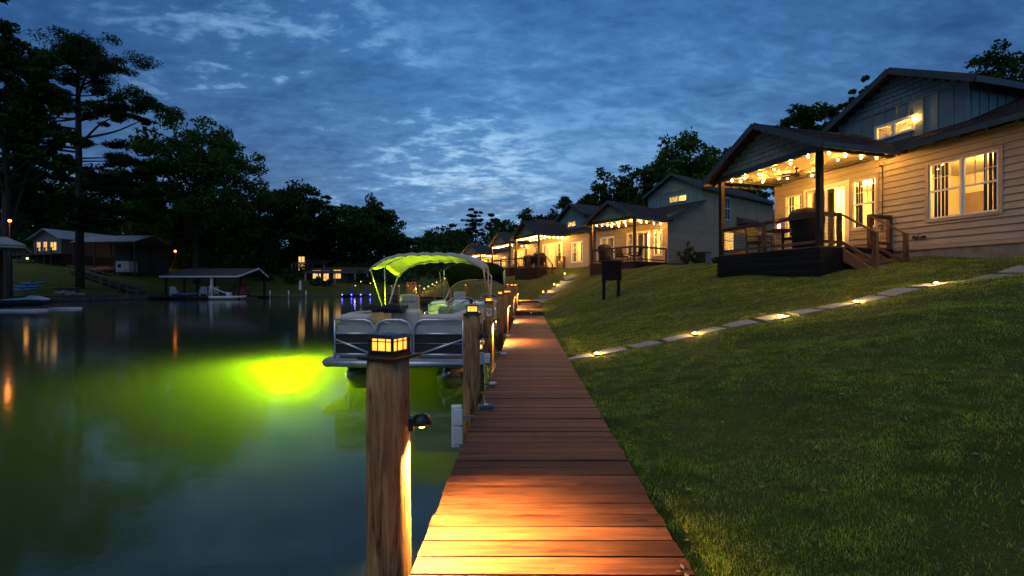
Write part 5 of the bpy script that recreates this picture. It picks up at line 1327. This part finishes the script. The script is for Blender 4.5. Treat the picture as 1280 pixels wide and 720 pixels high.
    x,y=gx(131,75),75; z=hz(x,y); t4=thing('red_boat','dull red covered boat stored under the carport','boat',(x,y,z),R(-8))
    m=MB(); hull_loft(m,4.2,1.5,.3,.95); m.build('hull',M['red'],t4); m=MB(); m.loft([[(xx,w_*math.cos(a),.95+.35*math.sin(a)*hh_) for a in [math.pi*k/8 for k in range(9)]] for xx,w_,hh_ in ((-2.0,.6,.6),(-.8,.72,1),(.8,.7,1.1),(2.0,.1,.2))],closed=True); m.build('cover',M['red'],t4)
def hull_loft(m,L,W,z0,z1,bow=1.0):
    """simple boat hull along x, bow at +x"""
    secs=[]
    for f in (0,.08,.3,.55,.75,.9,1.0):
        hw=W/2*(1 if f<.5 else max(.03,1-((f-.5)/.5)**2.2)); zk=z0+(z1-z0)*.75*max(0,(f-.6)/.4)**2; x=-L/2+L*f; zt=z1+(.12*(f-.4) if f>.4 else 0)
        secs.append([(x,-hw,zt),(x,-hw*.92,(zk+zt)/2),(x,-hw*.5,zk+.04),(x,0,zk),(x,hw*.5,zk+.04),(x,hw*.92,(zk+zt)/2),(x,hw,zt),(x,hw*.6,zt+.04),(x,0,zt+.06),(x,-hw*.6,zt+.04)])
    m.loft(secs)
left_house()
def bank_stairs():
    a=Vector(P(92,322,72)); b=Vector(P(178,368,66)); t=thing('bank_stairs','long grey wooden stairway running down the left bank to the water','stairs',(0,0,0))
    a.z=hz(a.x,a.y)+.4; b.z=.5
    n=22; m=MB(); d=(b-a); s=Vector((-d.y,d.x,0)).normalized()
    for i in range(n):
        p=a.lerp(b,i/n); q=a.lerp(b,(i+1)/n); zz=max(p.z,hz(p.x,p.y)+.12)
        m.beam(Vector((p.x,p.y,p.z))-s*.7,Vector((p.x,p.y,p.z))+s*.7,(q-p).length*.95,.06)
    m.build('tread',M['bulkhead'],t)
    for k in (-1,1):
        m=MB(); o=s*.72*k; m.beam(a+o,b+o,.06,.24); m.build('stringer',M['darkwood'],t)
        m=MB(); m.beam(a+o+Vector((0,0,.95)),b+o+Vector((0,0,.95)),.09,.06)
        for i in range(9): p=a.lerp(b,i/8)+o; m.beam(p-Vector((0,0,.5)),p+Vector((0,0,.95)),.09,.09,up=(0,1,0))
        m.build('handrail',M['bulkhead'],t)
bank_stairs()
def retaining():
    Y=60; x0,x1=gx(48,Y),gx(98,Y); t=thing('retaining_wall','dark low timber retaining wall on the bank behind the kayaks','retaining wall',((x0+x1)/2,Y,.3))
    m=MB(); w=(x1-x0)/2; z=0
    for i in range(5): m.box(-w,w,-.12,.12,.24*i-.3,.24*i-.075); 
    for xx in np.arange(-w+.3,w,1.3): m.box(xx-.1,xx+.1,-.2,-.121,-.4,.95)
    m.build('timber_face',M['darkwood'],t); m=MB(); m.box(-w-.05,w+.05,-.2,.2,.9,.97); m.build('cap',M['bulkhead'],t)
    for i in range(11):
        px=random.uniform(74,130); Yr=random.uniform(57.3,58.8); x=gx(px,Yr)
        if x>-54.6+0: x=-56-random.random()*2
        m=MB(); n=10; r=random.uniform(.2,.5); secs=[]
        for j in range(6):
            th=math.pi*(j+.15)/5.3; secs.append([(r*math.sin(th)*math.cos(2*math.pi*k/n)*random.uniform(.8,1.15)*1.3,r*math.sin(th)*math.sin(2*math.pi*k/n)*random.uniform(.8,1.15),-r*.7*math.cos(th)) for k in range(n)])
        m.loft(secs); o=m.build('boulder',M['rock'],None,(x,Yr,hz(x,Yr)+r*.3)); tag(o,'grey boulder in the rock pile on the left bank','boulder','rock pile on the left bank')
retaining()
def kayak(x,y,z,rz,label,L=3.6,mat='blueboat',tilt=0,group='kayaks stacked on the left bank'):
    t=thing('kayak',label,'kayak',(x,y,z),rz,group); t.rotation_euler=(tilt,0,rz)
    m=MB(); secs=[]
    for f in np.linspace(0,1,13):
        w=.36*max(.02,math.sin(math.pi*f))**.7; h=.16*max(.1,math.sin(math.pi*f))**.5; r=.16*abs(2*f-1)**3; xx=-L/2+L*f
        secs.append([(xx,w*math.cos(2*math.pi*k/12),.18+r+h*math.sin(2*math.pi*k/12)*(1 if math.sin(2*math.pi*k/12)<0 else .6)) for k in range(12)])
    m.loft(secs); m.build('hull',M[mat],t)
    m=MB(); m.lathe([(.22,.0),(.25,.03),(.20,.04),(.19,-.02)],18,(0,0,.28)); m.build('cockpit_rim',M['black'],t)
for i,(px,py,rz,lab) in enumerate(((30,361,-14,'blue kayak lowest in the stack on the left bank'),(36,357,-10,'blue kayak second in the stack on the left bank'),(42,353,-16,'blue kayak topmost in the stack on the left bank'))):
    Y=50+.8*i; x=gx(px,Y); kayak(x,Y,gz(py,Y)-.25,R(rz),lab,4.4,tilt=R(18))
m=MB(); 
for xx in (-.9,.9): m.box(xx-.05,xx+.05,-.5,2.2,0,.7); m.box(xx-.05,xx+.05,2.1,2.2,.7,1.1)
rk=m.build('kayak_rack',M['darkwood'],None,(gx(36,50),49.6,hz(gx(36,50),50)-.05)); tag(rk,'low dark timber rack holding the blue kayaks','rack')
def jetski():
    Y=35; x=gx(34,Y); t=thing('jet_ski','dark and white personal watercraft parked on floating pads at the left shore','jet ski',(x,Y,-.28),R(8))
    m=MB(); hull_loft(m,3.4,1.15,.05,.52); m.build('hull',M['navy'],t)
    m=MB(); secs=[]
    for xx,w,zt in ((-1.65,.38,.60),(-1.0,.42,.68),(-.2,.36,.74),(.35,.40,.92),(.8,.42,.86),(1.3,.28,.72),(1.6,.08,.64)): secs.append([(xx,-w,.54),(xx,-w*.8,zt-.05),(xx,-w*.35,zt),(xx,w*.35,zt),(xx,w*.8,zt-.05),(xx,w,.54)])
    m.loft(secs); m.build('deck',M['whiteboat'],t)
    m=MB(); m.loft([[(xx,-.17,z-.1),(xx,-.14,z),(xx,.14,z),(xx,.17,z-.1)] for xx,z in ((-1.45,.80),(-1.0,.86),(-.5,.84),(.1,.92))]); m.build('seat',M['black'],t)
    m=MB(); m.tube([(.32,-.38,1.06),(.36,-.12,1.02),(.36,.12,1.02),(.32,.38,1.06)],.022,8); m.tube([(.40,0,.85),(.36,0,1.03)],.04,8); m.build('handlebar',M['black'],t)
    for i,(px,lab) in enumerate(((20,'leftmost'),(42,'middle'),(72,'rightmost'))):
        x=gx(px,34.2 if i<2 else 36); m=MB(); m.box(-.9,.9,-.55,.55,-.12,.14); o=m.build('floating_pad',M['whiteboat'],None,(x,33.9 if i<2 else 36.6,-.5),R(5),.1); tag(o,f'white floating plastic pad, {lab} of three by the jet ski','float','floating pads by the jet ski')
jetski()
def cover_dock():
    Y=31; x=gx(-30,Y); t=thing('covered_slip','dark posted boat slip with pale edged roof at the left frame edge','boat slip',(x,Y,-.5),R(44))
    h=gz(304,Y)+.5; r=MB(); roof_slab(r,(-6,-.5,h),(2.35,-.5,h),(1.2,3,h+.75),(-6,3,h+.75),.08); roof_slab(r,(2.35,6.5,h),(-6,6.5,h),(-6,3,h+.75),(1.2,3,h+.75),.08); r.add([(2.35,-.5,h),(2.35,6.5,h),(1.2,3,h+.75)],[(0,1,2)]); r.build('roof',M['metalroof'],t)
    m=MB(); m.box(-6,2.3,-.45,-.38,h-.22,h-.10); m.box(2.25,2.32,-.38,6.4,h-.22,h-.10); m.build('beam',M['trim_tan'],t)
    for xx,yy in ((.65,0),(.65,6),(-4,0),(-4,6)):
        m=MB(); m.box(xx-.13,xx+.13,yy-.13,yy+.13,-.8,h-.1); m.build('post',M['post_dark'],t)
cover_dock()
def adirondack(x,y,z,rz,label,mat='whiteboat',s=1):
    t=thing('dock_chair',label,'chair',(x,y,z),rz,'slatted chairs on the docks')
    m=MB()
    for i in range(5): m.box(-.26,.26,-.30+.12*i,-.20+.12*i,.36-.035*i,.385-.035*i)
    m.build('seat',M[mat],t)
    m=MB()
    for i in range(5): m.hexa([(-.27+.11*i,.25,.2),(-.17+.11*i,.25,.2),(-.17+.11*i,.28,.2),(-.27+.11*i,.28,.2)],[(-.29+.12*i,.50,.98-.02*abs(i-2)),(-.185+.12*i,.50,.98-.02*abs(i-2)),(-.185+.12*i,.53,.98-.02*abs(i-2)),(-.29+.12*i,.53,.98-.02*abs(i-2))])
    m.build('backrest',M[mat],t)
    for k in (-1,1):
        m=MB(); m.box(k*.34-.07,k*.34+.07,-.36,.36,.56,.585); m.build('armrest',M[mat],t)
        m=MB(); m.box(k*.30-.02,k*.30+.02,-.34,-.26,0,.56); m.build('leg',M[mat],t); m=MB(); m.box(k*.30-.02,k*.30+.02,.26,.34,0,.56); m.build('leg',M[mat],t)
    t.scale=(s,s,s)
def boathouse():
    Y=67; x=gx(251,Y); t=thing('boathouse','open dark roofed boathouse with white eave boards standing over the far water','boathouse',(x,Y,-.5),R(-4))
    ez=gz(345,Y)+.5; L=6.1; r=MB(); rz=1.25
    roof_slab(r,(-L,-.4,ez),(L,-.4,ez),(L+.7,3.2,ez+rz),(-L+1.2,3.2,ez+rz),.1); roof_slab(r,(L,6.8,ez),(-L,6.8,ez),(-L+1.2,3.2,ez+rz),(L+.7,3.2,ez+rz),.1); rf=r.build('roof',M['darkroof'],t)
    m=MB(); m.box(-L,L+.05,-.47,-.41,ez-.2,ez+.02); m.beam((L+.03,-.44,ez-.06),(L+.72,3.2,ez+rz-.06),.06,.26); m.beam((L+.03,6.8,ez-.06),(L+.72,3.2,ez+rz-.06),.06,.26); m.build('fascia',M['whiteboat'],rf)
    for xx in (-L+.6,-2.6,1.7,L-.3):
        for yy in (0,6.2):
            m=MB(); m.box(xx-.13,xx+.13,yy-.13,yy+.13,-.6,ez-.02+(.0)); m.build('post',M['post_dark'] if not(xx==1.7 and yy==0) else M['whiteboat'],t)
    m=MB(); m.box(-L-1.6,1.9,-.6,2.4,.34,.48); m.box(-L-1.6,L,5.4,6.9,.34,.48); m.build('dock_deck',M['darkwood'],t)
    for k,(px,lab) in enumerate(((218,'leftmost'),(254,'middle'),(267,'rightmost'))):
        xx=gx(px,68.2); adirondack(xx,68.2,.02,R(200+20*k),f'pale slatted dock chair, {lab} under the far boathouse roof',s=1.45)
    # paddle boat with slide, and a covered round shape behind it
    x=gx(288,67); t2=thing('slide_boat','white pedal boat with a slide floating under the far boathouse','pedal boat',(x,66.6,-.62),R(20))
    m=MB(); hull_loft(m,4.6,2.2,.05,.6); m.build('hull',M['whiteboat'],t2)
    m=MB(); m.hexa([(-2.4,-.35,2.0),(-2.4,.35,2.0),(.2,.35,.75),(.2,-.35,.75)],[(-2.4,-.35,2.1),(-2.4,.35,2.1),(.2,.35,.85),(.2,-.35,.85)]); m.build('slide',M['whiteboat'],t2)
    m=MB(); m.box(-.2,.3,-.8,-.15,.65,1.2); m.box(-.2,.3,.15,.8,.65,1.2); m.build('seat',M['whiteboat'],t2,bevel=.1)
    m=MB(); m.tube([(-2.3,-.3,.6),(-2.35,-.3,2.05)],.05,6); m.tube([(-2.3,.3,.6),(-2.35,.3,2.05)],.05,6); m.build('ladder',M['alu'],t2)
    x=gx(300,70.5); m=MB(); m.lathe([(.001,0),(1.35,0),(1.4,.3),(1.15,1.3),(.7,1.8),(.001,2.0)],18); o=m.build('covered_tube',M['red'],None,(x,70.5,-.02)); tag(o,'large domed brownish red covered water toy behind the pedal boat','water toy')
    x=gx(232,66.4); t3=thing('blue_kayak','dark blue kayak lying on the far boathouse dock','kayak',(x,66.6,.0)); m=MB(); hull_loft(m,3.4,.75,.0,.38); m.build('hull',M['blueboat'],t3)
boathouse()
def lit_dot(px,py,Y,r,mat,label,name,cat,power=0,col=(1,.45,.1),post=True,group=None):
    p=P(px,py,Y); g=hz(p[0],p[1]); t=thing(name,label,cat,(p[0],p[1],g),0,group); m=MB(); m.ball((0,0,p[2]-g),r,10); m.build('globe',M[mat],t)
    if post: m=MB(); m.tube([(0,0,-.3),(0,0,p[2]-g-r*.8)],.05,6); m.build('post',M['bronze'],t)
    if power: lamp('POINT',(0,-r*1.6,p[2]-g),power,col,r,t)
lit_dot(12,276,41,.13,'amber','bright orange yard lamp on a pole at the left edge under the trees','yard_lamp','lamp',25,(1,.28,.05))
lit_dot(207,314,90,.42,'amber','orange lamp glowing at a hidden cabin below the large light green tree','cabin_lamp','lamp',120,(1,.35,.08))
lit_dot(219,314,91,.22,'amber','smaller warm lamp just right of the orange cabin lamp','cabin_lamp','lamp',0)
lit_dot(34,323,70,.16,'glowball','small yellow ground lamp on the grass below the gabled bank house','ground_lamp','lamp',10,post=False)
def cabin(px,py0,py1,w,Y,label,lit):
    x=gx(px,Y); g=hz(x,Y); z1=gz(py0,Y)-g; ww=w/F*Y/2; t=thing('far_house',label,'house',(x,Y,g))
    D=7
    m=MB(); op=[(a+ww,b+ww,c,d) for a,b,c,d in lit]; siding(m,(1,0),(-ww,0),(0,-1),2*ww,-.3,z1,op,.3); m.build('wall',M['greywall'],t)
    m=MB(); m.box(-ww,-ww+.15,.1,D,-.5,z1); m.box(ww-.15,ww,.1,D,-.5,z1); m.box(-ww+.15,ww-.15,D-.15,D,-.5,z1); m.build('side_wall',M['greywall'],t)
    r=MB(); roof_slab(r,(-ww-.6,-2.6,z1-.15),(ww+5,-2.6,z1-.15),(ww+5,D/2,z1+1.3),(-ww-.6,D/2,z1+1.3),.12); roof_slab(r,(ww+5,D+.5,z1-.15),(-ww-.6,D+.5,z1-.15),(-ww-.6,D/2,z1+1.3),(ww+5,D/2,z1+1.3),.12); r.build('roof',M['darkroof'],t)
    for a,b,c,d in lit:
        f=MB(); f.box(a-.1,a,-.06,.03,c-.1,d+.1); f.box(b,b+.1,-.06,.03,c-.1,d+.1); f.box(a,b,-.06,.03,d,d+.1); f.box(a,b,-.06,.03,c-.1,c); f.box((a+b)/2-.04,(a+b)/2+.04,-.05,.03,c,d); wn=f.build('window',M['white'],t)
        p=MB(); p.box(a,b,.035,.05,c,d); p.build('pane',M['litpane'],wn)
    for xx in (-ww,-ww/3,ww/2,ww+2.2,ww+4.8):
        m=MB(); m.box(xx-.11,xx+.11,-2.5,-2.3,-.5,z1-.15); m.build('porch_post',M['greyplastic'],t)
    return t
cabin(412,341,360,48,98,'low far house with porch posts and two lit windows behind the blue lit dock',[(-3.6,-1.9,.6,2.3),(.9,2.4,.6,2.4),(-1.3,-.2,.1,2.2)])
cabin(378,330,352,14,108,'far house with orange lit window half hidden in dark trees',[(-.9,.5,.4,3.6)])
def blue_dock():
    Y=84.5; x=gx(446,Y); t=thing('blue_lit_dock','low far dock edged with small blue lights','dock',(x,Y,-.5)); w=3.0
    m=MB(); m.box(-w,w,-.3,3,.35,.52); m.build('deck',M['darkwood'],t)
    for xx in (-w+.2,-1,1,w-.2):
        m=MB(); m.box(xx-.1,xx+.1,-.25,-.05,-.8,.35); m.build('post',M['darkwood'],t)
    for i in range(4):
        m=MB(); m.ball((-w+.4+i*(2*w-.8)/3,-.36,.48),.10,8); m.build('blue_lamp',M['bluelight'],t)
    lamp('POINT',(0,-1.2,.9),40,(.08,.06,1),.1,t)
    for k,dx in enumerate((-1.4,1.0)): adirondack(x+dx,Y+1.5,.02,R(185+10*k),('left' if k==0 else 'right')+' dark slatted chair on the blue lit far dock','greywall',1.3)
    for k,(px,py) in enumerate(((451,352),(463,354),(444,357))):
        lit_dot(px,py,90+k,.09,'glowball',('small warm garden lamp above the blue lit dock, '+('left','right','lowest')[k]+' of three'),'garden_lamp','lamp',0,post=True,group='garden lamps by the far dock')
    x=gx(362,80); t=thing('swim_dock','low pale far dock with white posts right of the boathouse','dock',(x,78.5,-.5)); m=MB(); m.box(-5,4,-.3,1.4,.3,.46); m.build('deck',M['bulkhead'],t)
    for xx in (-3.6,-2.6,.6,3.6):
        m=MB(); m.tube([(xx,-.1,-.6),(xx,-.1,1.25)],.10,8); m.build('post',M['whiteboat'],t)
    x=gx(378,80); t=thing('patio_umbrella','closed white umbrella standing on the far pale dock','umbrella',(x,79.2,-.05)); m=MB(); m.lathe([(.25,.9),(.28,1.2),(.16,2.3),(.03,2.6)],12); m.build('canopy',M['whiteboat'],t); m=MB(); m.tube([(0,0,0),(0,0,2.7)],.03,8); m.build('pole',M['alu'],t)
blue_dock()
# ------------------------------------------------------------------ lit steps to the third house, far path, lattice gate
def house_steps():
    a=(1.75,29.2); b=(4.5,33.6); n=9
    for i in range(n):
        f=i/(n-1); x=a[0]+(b[0]-a[0])*f; y=a[1]+(b[1]-a[1])*f; z=hz(x,y); m=MB(); m.box(-.62,.62,-.26,.26,-.22,.07)
        o=m.build('stone_step',M['stone'],None,(x,y,z),R(-28),.012); tag(o,f'pale stone step, {names[i]} from the boardwalk on the lit path to the third house','stone step','lit stone steps to the third house')
    for i,f in enumerate((.02,.34,.66,1.0)):
        x=a[0]+(b[0]-a[0])*f-.55; y=a[1]+(b[1]-a[1])*f+.5; z=hz(x,y); t=thing('path_lantern',f'small glowing post light, {names[i]} up the lit stone steps','path light',(x,y,z),0,'post lights by the stone steps')
        m=MB(); m.tube([(0,0,-.1),(0,0,.30)],.03,8); m.lathe([(.07,.30),(.07,.32),(.001,.32)],10); m.lathe([(.075,.45),(.05,.48),(.001,.49)],10); m.build('post',M['bronze'],t)
        m=MB(); m.lathe([(.05,.32),(.06,.38),(.05,.45)],10); m.build('lamp_glass',M['glowball'],t); lamp('POINT',(.12,-.12,.5),60,(1,.55,.14),.05,t)
house_steps()
def far_path():
    k=0
    for i in range(8):
        f=i/7; px=520+36*f; Y=50+12*f; x=gx(px,Y); z=hz(x,Y)
        t=thing('path_lantern',f'small far path light up the slope behind the boat canopy, {names[i]} from the left','path light',(x,Y,z),0,'far path lights on the slope')
        m=MB(); m.tube([(0,0,-.1),(0,0,.35)],.03,6); m.build('post',M['bronze'],t); m=MB(); m.ball((0,0,.42),.075,8); m.build('lamp_glass',M['glowball'],t)
        if i%2==0: lamp('POINT',(.1,-.1,.8),90,(1,.6,.15),.05,t)
far_path()
def gate():
    Y=50; x=gx(514,Y); z=gz(371,Y); t=thing('lattice_panel','lit wooden lattice panel at the far end of the curved boardwalk','lattice panel',(x,Y,.3),R(-20))
    m=MB()
    for k in (-1,1): m.box(k*.55-.05,k*.55+.05,-.05,.05,0,1.5)
    m.box(-.6,.6,-.05,.05,1.45,1.55); m.box(-.6,.6,-.05,.05,.25,.33); m.build('frame',M['step_wood'],t)
    m=MB()
    for i in range(-6,7):
        for s in (-1,1):
            a=(i*.18-.55*s,0,.33); b=(i*.18+.55*s,0,1.45)
            a2=max(-.5,min(.5,a[0])); 
            lo=Vector(a); hi=Vector(b); 
            pts=[lo.lerp(hi,u) for u in np.linspace(0,1,12) if abs(lo.lerp(hi,u).x)<.5]
            if len(pts)>1: m.beam(pts[0],pts[-1],.02,.03,up=(0,1,0))
    m.build('lattice',M['step_wood'],t); lamp('POINT',(.1,-.9,1.3),18,(1,.5,.12),.05,t)
gate()
lawn()
